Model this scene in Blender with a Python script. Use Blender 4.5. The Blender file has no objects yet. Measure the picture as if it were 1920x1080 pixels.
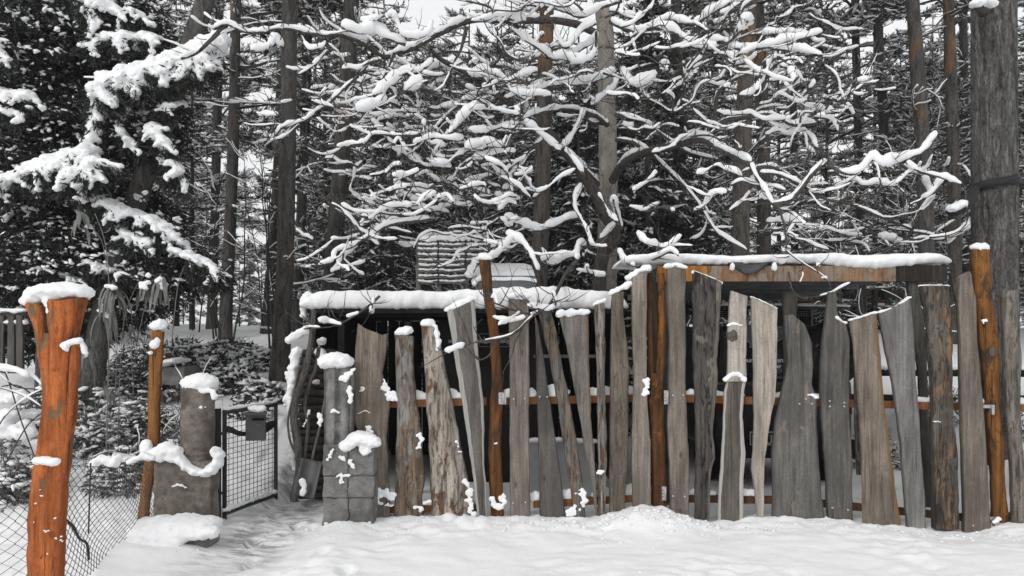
import bpy, bmesh, math, random
import numpy as np
from mathutils import Vector, noise
R = math.radians
random.seed(7)
rng = np.random.default_rng(11)
sc = bpy.context.scene
# ---------------------------------------------------------------- camera, sky, sun, exposure
EYE = 1.65; F = 1400.0
cam = bpy.data.objects.new('camera', bpy.data.cameras.new('camera'))
sc.collection.objects.link(cam)
cam.location = (0, 0, EYE); cam.rotation_euler = (R(90), 0, 0)
cam.data.sensor_width = 36; cam.data.lens = 36 * F / 1920
cam.data.shift_y = 100 / 1920
cam.data.clip_start = 0.05; cam.data.clip_end = 600
sc.camera = cam
world = bpy.data.worlds.new('World'); sc.world = world; world.use_nodes = True
wn = world.node_tree; wn.nodes.clear()
sky = wn.nodes.new('ShaderNodeTexSky'); sky.sky_type = 'NISHITA'; sky.sun_disc = False
sky.sun_elevation = R(34); sky.sun_rotation = R(218); sky.air_density = 1.0; sky.dust_density = 2.5
hsv = wn.nodes.new('ShaderNodeHueSaturation'); hsv.inputs['Saturation'].default_value = 0.06
bg = wn.nodes.new('ShaderNodeBackground'); bg.inputs['Strength'].default_value = 0.15
wo = wn.nodes.new('ShaderNodeOutputWorld')
wn.links.new(sky.outputs[0], hsv.inputs['Color'])
cloud = wn.nodes.new('ShaderNodeMix'); cloud.data_type = 'RGBA'; cloud.inputs[0].default_value = .8      # closed white cloud cover over the clear sky
cloud.inputs[7].default_value = (6.3, 6.35, 6.45, 1)
wn.links.new(hsv.outputs[0], cloud.inputs[6]); wn.links.new(cloud.outputs[2], bg.inputs[0]); wn.links.new(bg.outputs[0], wo.inputs[0])
sl = bpy.data.lights.new('sun', 'SUN'); sl.energy = 0.85; sl.angle = R(18); sl.color = (1, .985, .96)
sun = bpy.data.objects.new('sun', sl); sc.collection.objects.link(sun)
sun.rotation_euler = (R(56), 0, R(-38))
vs = sc.view_settings; vs.view_transform = 'Standard'; vs.look = 'None'; vs.gamma = 1; vs.use_curve_mapping = False
vs.exposure = 0.15
# ---------------------------------------------------------------- helpers
C = sc.collection
def W(px, py, d): return Vector(((px - 960) * d / F, d, EYE + (640 - py) * d / F))
def X(px, d): return (px - 960) * d / F
def Z(py, d): return EYE + (640 - py) * d / F
def nz(x, y, z=0.0): return noise.noise(Vector((x, y, z)))
def ss(a, b, x):
    t = min(1, max(0, (x - a) / (b - a))); return t * t * (3 - 2 * t)
def pick(pl, t):
    """value at t on a list of (t, v)"""
    if t <= pl[0][0]: return pl[0][1]
    for (a, va), (b, vb) in zip(pl, pl[1:]):
        if t <= b: return va + (vb - va) * (t - a) / (b - a)
    return pl[-1][1]

class MB:
    def __init__(s): s.v = []; s.f = []; s.m = []; s.a = None
    def add(s, v, f, m=0):
        o = len(s.v); s.v.extend(v); s.f.extend([tuple(i + o for i in q) for q in f]); s.m.extend([m] * len(f)); return o
    def box(s, c, sx, sy, sz, m=0, rz=0.0, jit=0.0):
        cr, sr = math.cos(rz), math.sin(rz); vs_ = []
        for k in (-1, 1):
            for a, b in ((-1, -1), (1, -1), (1, 1), (-1, 1)):
                x, y, z = a * sx / 2 + random.uniform(-jit, jit), b * sy / 2 + random.uniform(-jit, jit), k * sz / 2 + random.uniform(-jit, jit)
                vs_.append(Vector((c[0] + x * cr - y * sr, c[1] + x * sr + y * cr, c[2] + z)))
        s.add(vs_, [(3, 2, 1, 0), (4, 5, 6, 7), (0, 1, 5, 4), (1, 2, 6, 5), (2, 3, 7, 6), (3, 0, 4, 7)], m)
    def tube(s, pts, rad, k=6, m=0, lump=0.0, sq=1.0, seed=0.0, lf=9):
        n = len(pts)
        if n < 2: return
        if not hasattr(rad, '__len__'): rad = [rad] * n
        vs_ = []; up = Vector((0, 0, 1)); pu = None
        for i, p in enumerate(pts):
            t = (pts[min(i + 1, n - 1)] - pts[max(i - 1, 0)])
            if t.length < 1e-9: t = Vector((1, 0, 0))
            t.normalize()
            if pu is None:
                pu = Vector((0, 1, 0)) if abs(t.z) > .9 else up
            b = t.cross(pu)
            if b.length < 1e-4: b = t.cross(Vector((1, 0, 0)))
            b.normalize(); u = b.cross(t).normalized(); pu = u
            for j in range(k):
                a = 2 * math.pi * j / k; r = rad[i]
                if lump: r *= 1 + lump * nz(p.x * lf + math.cos(a) * 1.3 + seed, p.y * lf + seed, p.z * lf + math.sin(a) * 1.3)
                vs_.append(p + b * (math.cos(a) * r) + u * (math.sin(a) * r * sq))
        fs = [(i * k + j, i * k + (j + 1) % k, (i + 1) * k + (j + 1) % k, (i + 1) * k + j) for i in range(n - 1) for j in range(k)]
        fs += [tuple(range(k - 1, -1, -1)), tuple((n - 1) * k + j for j in range(k))]
        s.add(vs_, fs, m)
    def ball(s, c, r, m=0, jit=0.15, sub=1):
        vv, ff = ICO[sub]; c = Vector(c)
        if not hasattr(r, '__len__'): r = (r, r, r)
        sd = random.uniform(0, 99); out = []
        for q in vv:
            k = 1 + jit * 1.6 * nz(q[0] * 1.6 + sd, q[1] * 1.6, q[2] * 1.6)
            out.append(Vector((c.x + q[0] * r[0] * k, c.y + q[1] * r[1] * k, c.z + q[2] * r[2] * k)))
        s.add(out, ff, m)
ICO = {}
for sub in (1, 2, 3):
    b_ = bmesh.new(); bmesh.ops.create_icosphere(b_, subdivisions=sub, radius=1)
    b_.verts.ensure_lookup_table()
    ICO[sub] = ([tuple(v.co) for v in b_.verts], [tuple(v.index for v in f.verts) for f in b_.faces]); b_.free()

def rootloc(o):
    while o.parent: o = o.parent
    return o.location
def link(name, me, parent=None, loc=(0, 0, 0)):
    o = bpy.data.objects.new(name, me); C.objects.link(o)
    if parent: o.parent = parent
    else: o.location = loc
    return o
def mesh_from(name, v, f, mats, mi=None, smooth=True, off=(0, 0, 0)):
    me = bpy.data.meshes.new(name); off = Vector(off)
    me.from_pydata([Vector(q) - off for q in v], [], f)
    for m in mats: me.materials.append(m)
    if mi is not None and len(mats) > 1: me.polygons.foreach_set('material_index', mi)
    if smooth: me.polygons.foreach_set('use_smooth', [True] * len(me.polygons))
    me.update(); return me
def part(name, mb, mats, parent, label=None, smooth=True, kind=None):
    if not isinstance(mats, (list, tuple)): mats = [mats]
    me = mesh_from(name, mb.v, mb.f, mats, mb.m, smooth, rootloc(parent))
    if mb.a:
        for k, vals in mb.a.items():
            at = me.attributes.new(k, 'FLOAT', 'POINT'); at.data.foreach_set('value', vals)
    o = link(name, me, parent)
    if label: o['label'] = label
    if kind: o['kind'] = kind
    return o
def tag(o, label, cat, group=None):
    o['label'] = label; o['category'] = cat
    if group: o['group'] = group
    return o
def thing(name, label, cat, loc, group=None):
    o = bpy.data.objects.new(name, None); o.empty_display_size = .2; C.objects.link(o); o.location = loc
    return tag(o, label, cat, group)
def solo(name, mb, mats, loc, label, cat, group=None, smooth=True):
    if not isinstance(mats, (list, tuple)): mats = [mats]
    me = mesh_from(name, mb.v, mb.f, mats, mb.m, smooth, loc)
    return tag(link(name, me, None, loc), label, cat, group)
def struct(name, me, kind='structure'):
    o = link(name, me); o['kind'] = kind; return o

# --- materials
def mat(name):
    m = bpy.data.materials.new(name); m.use_nodes = True; nt = m.node_tree
    b = nt.nodes['Principled BSDF']; b.inputs['Specular IOR Level'].default_value = .25
    return m, nt, b
class NB:
    def __init__(s, nt): s.nt = nt; s.tc = nt.nodes.new('ShaderNodeTexCoord')
    def n(s, t, **k):
        o = s.nt.nodes.new(t)
        for a, v in k.items():
            if a in o.bl_rna.properties.keys(): setattr(o, a, v)
            else: o.inputs[a.replace('_', ' ')].default_value = v
        return o
    def l(s, a, b): s.nt.links.new(a, b)
    def map(s, sc_, out='Object'):
        m = s.n('ShaderNodeMapping'); m.inputs['Scale'].default_value = sc_; s.l(s.tc.outputs[out], m.inputs[0]); return m.outputs[0]
    def noise(s, vec, scale, detail=4, rough=.55, dist=0.0):
        o = s.n('ShaderNodeTexNoise'); s.l(vec, o.inputs['Vector']); o.inputs['Scale'].default_value = scale
        o.inputs['Detail'].default_value = detail; o.inputs['Roughness'].default_value = rough; o.inputs['Distortion'].default_value = dist
        return o.outputs['Fac']
    def vor(s, vec, scale, feat='F1'):
        o = s.n('ShaderNodeTexVoronoi'); o.feature = feat; s.l(vec, o.inputs['Vector']); o.inputs['Scale'].default_value = scale
        return o.outputs['Distance']
    def ramp(s, fac, stops, interp='LINEAR'):
        r = s.n('ShaderNodeValToRGB'); e = r.color_ramp; e.interpolation = interp
        while len(e.elements) < len(stops): e.elements.new(.5)
        for el, (p, c) in zip(e.elements, stops):
            el.position = p; el.color = (c[0], c[1], c[2], 1) if hasattr(c, '__len__') else (c, c, c, 1)
        s.l(fac, r.inputs[0]); return r.outputs[0]
    def mix(s, fac, a, b, mode='MIX'):
        m = s.n('ShaderNodeMix'); m.data_type = 'RGBA'; m.blend_type = mode
        if hasattr(fac, 'node'): s.l(fac, m.inputs[0])
        else: m.inputs[0].default_value = fac
        for q, i in ((a, 6), (b, 7)):
            if hasattr(q, 'node'): s.l(q, m.inputs[i])
            else: m.inputs[i].default_value = (q[0], q[1], q[2], 1)
        return m.outputs[2]
    def math(s, op, a, b=0.0):
        m = s.n('ShaderNodeMath'); m.operation = op
        for q, i in ((a, 0), (b, 1)):
            if hasattr(q, 'node'): s.l(q, m.inputs[i])
            else: m.inputs[i].default_value = q
        return m.outputs[0]
    def bump(s, h, strength, dist, bs, prev=None):
        b = s.n('ShaderNodeBump'); b.inputs['Strength'].default_value = strength; b.inputs['Distance'].default_value = dist
        s.l(h, b.inputs['Height'])
        if prev: s.l(prev, b.inputs['Normal'])
        if bs: s.l(b.outputs[0], bs.inputs['Normal'])
        return b.outputs[0]
    def attr(s, name):
        a = s.n('ShaderNodeAttribute'); a.attribute_name = name; return a.outputs['Fac']

def snow_mat(name, c=.88, bs=30, bd=.012):
    m, nt, b = mat(name); k = NB(nt)
    v = k.map((1, 1, 1))
    n1 = k.noise(v, bs, 5, .6); n2 = k.noise(v, 4, 3)
    col = k.mix(k.ramp(n2, [(.3, 0), (.7, 1)]), (c * .95, c * .955, c * .965), (c, c, c * 1.002))
    k.l(col, b.inputs['Base Color']); b.inputs['Roughness'].default_value = .75
    p = k.bump(n1, .35, bd, None); k.bump(k.noise(v, bs * 7, 2), .3, bd * .25, b, p)
    b.inputs['Specular IOR Level'].default_value = .15
    return m
def plain(name, c, rough=.8, var=.3, sc_=12, spec=.2, metal=0.0):
    m, nt, b = mat(name); k = NB(nt); v = k.map((1, 1, 1)); n1 = k.noise(v, sc_, 5, .6)
    k.l(k.mix(k.ramp(n1, [(.3, 0), (.72, 1)]), tuple(q * (1 - var) for q in c), tuple(q * (1 + var) for q in c)), b.inputs['Base Color'])
    b.inputs['Roughness'].default_value = rough; b.inputs['Specular IOR Level'].default_value = spec; b.inputs['Metallic'].default_value = metal
    k.bump(n1, .2, .004, b); return m
def wood_mat(name, c1, c2, edge=None, el=2.0, er=2.0, patch=None, pt=.6, rough=.0, bumpd=.006, crack=.5, scale=1.0, knots=True, stain=.45):
    """weathered timber: grain along z, cracks, knots, bark or bare edge bands, coloured patches"""
    m, nt, b = mat(name); k = NB(nt)
    vg = k.map((1, 1, .055)); vm = k.map((1, 1, .25)); vo = k.map((1, 1, 1))
    g = k.noise(vg, 34 * scale, 7, .62, .5); g2 = k.noise(vg, 110 * scale, 3, .6, .2)
    col = k.mix(k.ramp(g, [(.30, 0), (.66, 1)]), tuple(q * .72 for q in c2), tuple(q * 1.12 for q in c1))
    col = k.mix(k.ramp(g2, [(.38, .0), (.66, .3)]), col, tuple(q * .62 for q in c1))
    fl = k.noise(vg, 46 * scale, 5, .7, .4); col = k.mix(k.ramp(fl, [(.61, 0), (.70, .45)]), col, tuple(q * .42 for q in c2))
    sp = k.noise(k.map((1, 1, .6)), 85, 3, .6); col = k.mix(1.0, col, k.ramp(sp, [(.3, .78), (.7, 1.16)]), 'MULTIPLY')
    blot = k.noise(vm, 5, 4, .6)
    col = k.mix(1.0, col, k.ramp(blot, [(.25, 1 - stain), (.5, .95), (.75, 1.18)]), 'MULTIPLY')
    h = k.math('ADD', k.math('MULTIPLY', g, 1.0), k.math('MULTIPLY', g2, .3))
    st = k.noise(k.map((1, 1, .55)), 2.6, 5, .65, .5); col = k.mix(k.ramp(st, [(.50, 0), (.64, .55)]), col, tuple(q * .52 for q in c2)); col = k.mix(k.ramp(st, [(.30, .4), (.42, 0)]), col, tuple(q * 1.4 for q in c1))
    if patch:
        pn = k.noise(k.map((1, 1, .35)), 8, 6, .65, .6)
        pf = k.ramp(pn, [(pt, 0), (pt + .05, 1)])
        if isinstance(patch[0], (int, float)): patch = (patch, tuple(q * .6 for q in patch))
        pc = k.mix(k.ramp(g, [(.3, 0), (.7, 1)]), patch[1], patch[0])
        col = k.mix(pf, col, pc); h = k.math('SUBTRACT', h, k.math('MULTIPLY', pf, .7))
    if rough:
        pl = k.noise(k.map((1, 1, .22)), 26, 5, .7, .8)
        rf = k.ramp(pl, [(.36, 1), (.47, 0)])
        col = k.mix(k.math('MULTIPLY', rf, rough), col, tuple(q * .22 for q in c2)); h = k.math('SUBTRACT', h, k.math('MULTIPLY', rf, 1.3))
    if knots:
        kv = k.vor(k.map((1, .5, .45)), 5.2); kf = k.ramp(kv, [(.0, 1), (.04, .95), (.058, .4), (.075, .7), (.10, 0)])
        col = k.mix(k.math('MULTIPLY', kf, .75), col, tuple(q * .28 for q in c2))
    if crack:
        cn = k.noise(k.map((1, 1, .03)), 17, 3, .5, .3)
        cf = k.ramp(cn, [(.478, 0), (.495, 1), (.505, 1), (.522, 0)])
        cf = k.math('MULTIPLY', cf, k.ramp(k.noise(vm, 3.1, 2), [(.48, 0), (.56, crack)]))
        col = k.mix(cf, col, tuple(q * .2 for q in c2)); h = k.math('SUBTRACT', h, k.math('MULTIPLY', cf, 1.2))
    if edge:
        u = k.math('ADD', k.attr('eu'), k.math('MULTIPLY', k.math('SUBTRACT', k.noise(vm, 9, 4), .5), .35))
        ef = k.math('MAXIMUM', k.ramp(k.math('SUBTRACT', u, er - .5), [(.48, 0), (.52, 1)]),
                    k.ramp(k.math('SUBTRACT', k.math('MULTIPLY', u, -1), el - .5), [(.48, 0), (.52, 1)]))
        ec = k.mix(k.ramp(g, [(.3, 0), (.7, 1)]), tuple(q * .7 for q in edge), edge)
        col = k.mix(ef, col, ec)
    if knots is not None and edge is None:
        ua = k.math('ADD', k.math('ABSOLUTE', k.attr('eu')), k.math('MULTIPLY', k.math('SUBTRACT', k.noise(vm, 14, 4), .5), .22))
        col = k.mix(k.ramp(ua, [(.86, 0), (.97, .55)]), col, tuple(q * .35 for q in c2))
    k.l(col, b.inputs['Base Color']); b.inputs['Roughness'].default_value = .82; b.inputs['Specular IOR Level'].default_value = .18
    k.bump(h, .75, bumpd, b)
    return m
def bark_mat(name, c1, c2, patch=None, pt=.6, sc_=1.0, bd=.02, zlo=None):
    m, nt, b = mat(name); k = NB(nt)
    vv = k.map((1, 1, .28)); dn = k.noise(vv, 6 * sc_, 4)
    w = k.n('ShaderNodeMix'); w.data_type = 'VECTOR'; w.inputs[0].default_value = .12; k.l(vv, w.inputs[4])
    nn = k.n('ShaderNodeTexNoise'); k.l(vv, nn.inputs['Vector']); nn.inputs['Scale'].default_value = 7 * sc_; k.l(nn.outputs['Color'], w.inputs[5])
    r1 = k.noise(k.map((1, 1, .16)), 17 * sc_, 7, .68, .9); r2 = k.vor(w.outputs[1], 17 * sc_, 'DISTANCE_TO_EDGE')
    pl = k.math('MULTIPLY', k.math('ADD', k.ramp(r1, [(.36, 0), (.56, 1)]), k.ramp(r2, [(.0, -.0), (.12, .35)])), .16)
    fine = k.noise(k.map((1, 1, .5)), 60 * sc_, 5, .7)
    col = k.mix(k.ramp(k.math('ADD', k.math('MULTIPLY', fine, .6), k.math('MULTIPLY', r1, .4)), [(.36, 0), (.62, 1)]), tuple(q * .8 for q in c2), tuple(q * 1.45 for q in c1))
    col = k.mix(k.ramp(pl, [(.0, .85), (.13, 0)]), col, tuple(q * .25 for q in c2))
    if patch:
        pn = k.noise(k.map((1, 1, .4)), 3.2, 5, .6)
        if zlo is not None:
            sx = k.n('ShaderNodeSeparateXYZ'); k.l(k.tc.outputs['Object'], sx.inputs[0])
            pn = k.math('ADD', pn, k.ramp(k.math('MULTIPLY', sx.outputs[2], .1), [(zlo * .1, 0), (zlo * .1 + .3, .19)]))
        pc = k.mix(k.ramp(fine, [(.3, 0), (.7, 1)]), tuple(q * .5 for q in patch), patch)
        col = k.mix(k.ramp(pn, [(pt, 0), (pt + .12, .85)]), col, pc)
    k.l(col, b.inputs['Base Color']); b.inputs['Roughness'].default_value = .9
    k.bump(k.math('ADD', k.ramp(pl, [(0, 0), (.2, 1)]), k.math('MULTIPLY', fine, .35)), .9, bd, b)
    return m
def stone_mat(name, c1, c2, sc_=9):
    m, nt, b = mat(name); k = NB(nt); v = k.map((1, 1, 1)); n1 = k.noise(v, sc_, 7, .68, .3); n2 = k.noise(v, 3, 3)
    n3 = k.noise(v, 90, 3, .7)
    col = k.mix(k.ramp(n1, [(.32, 0), (.68, 1)]), c2, c1)
    col = k.mix(1.0, col, k.ramp(n3, [(.3, .7), (.7, 1.15)]), 'MULTIPLY')
    col = k.mix(k.ramp(n2, [(.5, 0), (.62, .6)]), col, tuple(q * .45 for q in c2))
    k.l(col, b.inputs['Base Color']); b.inputs['Roughness'].default_value = .9
    k.bump(k.math('ADD', n1, k.math('MULTIPLY', n3, .35)), .8, .018, b); return m

SNOW = snow_mat('snow'); SNOWB = snow_mat('branch_snow', .88, 18, .01); SNOWG = snow_mat('ground_snow', .83, 9, .03)
NEEDLE = plain('needles', (.032, .036, .031), .75, .45, 3)
NEEDLE2 = plain('pine_needles', (.062, .065, .058), .75, .4, 3)
TWIG = plain('twig_bark', (.055, .05, .046), .85, .3, 25)
LEAFM = plain('winter_leaf', (.085, .088, .08), .5, .4, 9, .4)
LEAFD = plain('dark_leaf', (.04, .043, .038), .5, .4, 9, .35)
BLACK = plain('black_interior', (.006, .006, .006), .9, .3, 6, .05)
IRON = plain('dark_iron', (.022, .022, .023), .55, .3, 20, .4)
STEEL = plain('zinc_steel', (.42, .42, .42), .4, .2, 40, .5, .6)
STRAP = plain('webbing', (.02, .02, .022), .7, .3, 60, .3)
WIRE = plain('galvanised_wire', (.11, .108, .105), .5, .25, 30, .4, .3)

# --- snow blobs joined into one smooth body
def loose(me):
    n = len(me.vertices); p = list(range(n))
    def f(i):
        while p[i] != i: p[i] = p[p[i]]; i = p[i]
        return i
    for e in me.edges:
        a, b = f(e.vertices[0]), f(e.vertices[1])
        if a != b: p[a] = b
    return sum(1 for i in range(n) if p[i] == i)
def blob(name, elems, parent, vox=.014, jit=.12, m=None, label=None, sub=2, smooth=3, crumb=1.0):
    mb = MB()
    for c, r in elems: mb.ball(c, r, 0, jit, sub)
    off = rootloc(parent)
    me = mesh_from(name, mb.v, mb.f, [m or SNOW], None, True, off)
    o = link(name, me, parent)
    md = o.modifiers.new('r', 'REMESH'); md.mode = 'VOXEL'; md.voxel_size = vox; md.use_smooth_shade = True
    s_ = o.modifiers.new('s', 'SMOOTH'); s_.factor = .6; s_.iterations = smooth
    dg = bpy.context.evaluated_depsgraph_get(); dg.update()
    me2 = bpy.data.meshes.new_from_object(o.evaluated_get(dg)); o.modifiers.clear()
    o.data = me2; bpy.data.meshes.remove(me); me2.name = name
    rr_ = float(np.mean([min(r) if hasattr(r, '__len__') else r for _, r in elems])); amp = min(.012, rr_ * .28) * crumb
    for v_, nv_ in zip(me2.vertices, [Vector(q.vector) for q in me2.vertex_normals]):
        q = v_.co + off; v_.co += nv_ * amp * (noise.noise(q * 26) * 1.1 + noise.noise(q * 62) * .7)
    if not me2.materials: me2.materials.append(m or SNOW)
    if loose(me2) > 1: o['kind'] = 'stuff'
    me2.polygons.foreach_set('use_smooth', [True] * len(me2.polygons))
    if label: o['label'] = label
    return o
def pb(px, py, d, rx, ry, rd=None):
    """a snow lump given by its place and size as seen, rd = half depth in metres"""
    s = d / F
    return (W(px, py, d), (rx * s, rd if rd else rx * s, ry * s))
def lumps_line(pts, d, r, n, jit=.35, flat=.8, rd=None):
    out = []
    for i in range(n):
        t = i / max(1, n - 1); q = t * (len(pts) - 1); j = min(int(q), len(pts) - 2); f = q - j
        px = pts[j][0] * (1 - f) + pts[j + 1][0] * f; py = pts[j][1] * (1 - f) + pts[j + 1][1] * f
        k = r * (1 + random.uniform(-jit, jit)); out.append(pb(px + random.uniform(-1, 1) * r * .2, py + random.uniform(-1, 1) * r * .2, d, k, k * flat, rd))
    return out
def sm(pts, n=4):
    """smooth a polyline of vectors (Catmull-Rom)"""
    o = []; m_ = len(pts)
    for i in range(m_ - 1):
        p0, p1, p2, p3 = pts[max(0, i - 1)], pts[i], pts[i + 1], pts[min(m_ - 1, i + 2)]
        for j in range(n):
            t = j / n; o.append(.5 * ((2 * p1) + (p2 - p0) * t + (2 * p0 - 5 * p1 + 4 * p2 - p3) * t * t + (3 * p1 - p0 - 3 * p2 + p3) * t ** 3))
    return o + [pts[-1]]
def interp_y(pl, y):
    if y <= pl[0][1]: return pl[0][0]
    for (xa, ya), (xb, yb) in zip(pl, pl[1:]):
        if y <= yb: return xa + (xb - xa) * (y - ya) / max(1e-6, yb - ya)
    return pl[-1][0]
def board(name, parent, L_, R_, m, d=6.97, n=7.0, depth=.022, rows=34, K=22, T=None, B=None, label=None, wav=1.0, dlean=0.0, deep=0.0):
    """a sawn plank (n large) or log (n=2) whose outline follows two edge lines; depth None = as deep as wide"""
    mb = MB(); eu = []; sd = random.uniform(0, 90)
    for i in range(rows + 1):
        t = i / rows
        yl = L_[0][1] + (L_[-1][1] + deep - L_[0][1]) * t; yr = R_[0][1] + (R_[-1][1] + deep - R_[0][1]) * t
        dd = d + dlean * (1 - t)
        pl, pr = W(interp_y(L_, yl), yl, dd), W(interp_y(R_, yr), yr, dd)
        # small natural wander of both edges
        pl.x += .006 * wav * nz(pl.z * 7, sd) + .003 * wav * nz(pl.z * 23, sd); pr.x += .006 * wav * nz(pr.z * 7, sd + 5) + .003 * wav * nz(pr.z * 23, sd + 5)
        c = (pl + pr) / 2; h = (pr - pl) / 2; dp = depth if depth else h.length * .85
        for j in range(K):
            a = 2 * math.pi * j / K; ca, sa = math.cos(a), math.sin(a)
            cx = math.copysign(abs(ca) ** (2 / n), ca); sy = math.copysign(abs(sa) ** (2 / n), sa)
            p = c + h * cx; fr = dp * sy * (1 + .10 * nz(cx * 2 + sd, p.z * 4) * wav)
            p = Vector((p.x, p.y - fr + .004 * wav * nz(p.x * 12, p.z * 3, sd), p.z))
            if T and t < .12: p.z -= pick(T, (cx + 1) / 2) * (1 - t / .12) * dd / F
            if B and t > .9: p.z += pick(B, (cx + 1) / 2) * (t - .9) / .1 * dd / F
            mb.v.append(p); eu.append(cx)
    for i in range(rows):
        for j in range(K): mb.f.append((i * K + j, i * K + (j + 1) % K, (i + 1) * K + (j + 1) % K, (i + 1) * K + j)[::-1])
    for j in range(K // 2):
        a, b_, c_, d_ = j, j + 1, (K - j - 1) % K, (K - j) % K
        q = (a, b_, c_) if d_ == a else (a, b_, d_) if b_ == c_ else (a, b_, c_, d_)
        mb.f.append(q); mb.f.append(tuple(rows * K + i for i in q[::-1]))
    mb.m = [0] * len(mb.f); mb.a = {'eu': eu}
    o = part(name, mb, m, parent, label)
    try:
        o.data.set_sharp_from_angle(angle=R(50))
    except Exception: pass
    return o
# ================================================================ ground
def path_c(y):   # centre line of the trodden path
    return -2.05 - .10 * (y - 6) if y < 7 else -2.15 - .22 * (y - 7)
FEET = [(-2.28, 5.2), (-2.02, 5.75), (-2.2, 6.3), (-1.95, 6.75), (-2.3, 7.2), (-2.12, 7.7), (-2.45, 8.2), (-2.3, 8.8), (-1.75, 5.4), (-1.5, 5.9), (-1.2, 5.4)]
def ground(x, y):
    # hill behind
    yard = ss(-2.6, -1.2, x) * (1 - ss(4.2, 5.6, x))          # flat yard under the shelters
    start = 7.4 + 5.6 * yard
    t = max(0, y - start)
    h = 1.75 * (1 - math.exp(-t / 4.2)) + .022 * max(0, min(t, 40) - 4)
    h += .10 * nz(x * .35, y * .35, 3) * ss(8, 12, y) * 2
    # snow bank along the fence
    fx = pick([(-1.9, .0), (-1.2, -.015), (0, .0), (.75, .01), (1.0, .07), (1.2, .13), (1.4, .10), (1.62, .02), (1.8, -.01), (3, -.02), (3.6, -.06), (4.4, -.10), (4.9, -.02), (5.4, 0)], x)
    bank = math.exp(-((y - 6.72) / .33) ** 2)
    h += (fx + .035 * nz(x * 2.3, y * 2.3, 1)) * (bank if y < 6.72 else max(bank, 1 - ss(6.9, 8, y)))
    h += -.035 * (1 - ss(6.2, 6.9, y)) * (1 - ss(-20, 0, y) * 0)
    # path trough
    pc = path_c(y); dx = x - pc
    h += -.05 * math.exp(-(dx / .38) ** 2) * (1 - ss(11, 15, y)) * ss(3, 5, y)
    h += .05 * math.exp(-((dx - .62) / .22) ** 2) * (1 - ss(6.5, 7, y)) * ss(4, 5.4, y)
    # bank by the stone step, left
    h += (.11 + .05 * nz(x * 3, y * 3, 7)) * math.exp(-((x + 3.0) / .5) ** 2) * math.exp(-((y - 5.8) / .5) ** 2)
    h += .10 * ss(-2.4, -3.4, x) * ss(6.6, 7.6, y) if x < -2.4 else 0
    for fx_, fy_ in FEET:
        q = ((x - fx_) / .055) ** 2 + ((y - fy_) / .12) ** 2
        if q < 6: h -= .035 * math.exp(-q * q) - .012 * math.exp(-(q - 2.0) ** 2)
    # lumps
    h += .035 * nz(x * .8, y * .8, 5) + .016 * nz(x * 3.1, y * 3.1, 9)
    rough = .35 + .9 * ss(-.1, .35, nz(x * .9, y * .9, 12)); h += .024 * rough * nz(x * 6, y * 8, 6) + .012 * rough * nz(x * 19, y * 22, 6) + bank * (.045 * abs(nz(x * 6, y * 6, 3)) + .018 * nz(x * 20, y * 20, 3))
    if x < -2.8 and y > 7: h += .09 * abs(nz(x * 2.1, y * 2.1, 4)) * ss(7, 8, y)
    return h
def axis(parts):
    o = []
    for a, b, s in parts:
        n = max(1, int((b - a) / s)); o += [a + (b - a) * i / n for i in range(n)]
    return o + [parts[-1][1]]
gx = axis([(-160, -30, 8), (-30, -8, 1.0), (-8, -5, .15), (-5, 5.2, .032), (5.2, 9, .15), (9, 30, 1.0), (30, 160, 8)])
gy = axis([(-60, -4, 4), (-4, 3.6, .4), (3.6, 8.2, .032), (8.2, 13, .09), (13, 30, .5), (30, 80, 3), (80, 260, 12)])
gv = [(x, y, ground(x, y)) for y in gy for x in gx]; nx = len(gx)
gf = [(j * nx + i, j * nx + i + 1, (j + 1) * nx + i + 1, (j + 1) * nx + i) for j in range(len(gy) - 1) for i in range(nx - 1)]
# snow with soft grey scuffing where the path is trodden
m, nt, b = mat('trodden_snow'); k = NB(nt); v = k.map((1, 1, 1))
n1 = k.noise(v, 7, 6, .6); n2 = k.noise(v, 2.2, 4, .6); n3 = k.noise(v, 60, 3, .6)
sx = k.n('ShaderNodeSeparateXYZ'); k.l(k.tc.outputs['Object'], sx.inputs[0])
pc = k.math('ADD', sx.outputs[0], 2.2); pfac = k.ramp(k.math('ADD', k.math('MULTIPLY', k.math('ABSOLUTE', pc), 1.0), k.math('MULTIPLY', n2, .5)), [(.45, 1), (.75, 0)])
yf = k.ramp(k.math('MULTIPLY', sx.outputs[1], .1), [(.52, 0), (.6, 1)])
scuff = k.math('MULTIPLY', k.math('MULTIPLY', pfac, yf), k.ramp(k.noise(k.map((1, 3, 1)), 4, 5, .65), [(.42, .10), (.60, .85)]))
col = k.mix(scuff, (.88, .882, .886), (.24, .235, .23))
k.l(col, b.inputs['Base Color']); b.inputs['Roughness'].default_value = .8; b.inputs['Specular IOR Level'].default_value = .12
p_ = k.bump(k.noise(v, 16, 6, .7), .5, .012, None); k.bump(n3, .4, .004, b, p_)
GSN = m
struct('ground', mesh_from('ground', gv, gf, [GSN], None, True))
# crumbled clods of snow along the foot of the fence and beside the path
mb = MB()
for i in range(420):
    if i % 5: x = random.uniform(-1.9, 5.0); y = 6.78 - abs(random.gauss(0, .16))
    else: x = path_c(6) + random.choice((-1, 1)) * random.uniform(.35, .7); y = random.uniform(4.6, 8)
    if i % 3 == 0: x = random.gauss(1.25, .35)
    r = random.uniform(.005, .016) * (1.7 if i % 3 == 0 and i % 2 else 1) * (.6 if i % 5 == 0 else 1); mb.ball((x, y, ground(x, y) + r * .25), (r * 1.3, r * 1.2, r * .8), 0, .3)
o = link('snow_clods', mesh_from('snow_clods', mb.v, mb.f, [SNOWG])); o['kind'] = 'stuff'; o['label'] = 'small crumbled snow clods along the foot of the plank fence'; o['category'] = 'snow clods'

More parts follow.
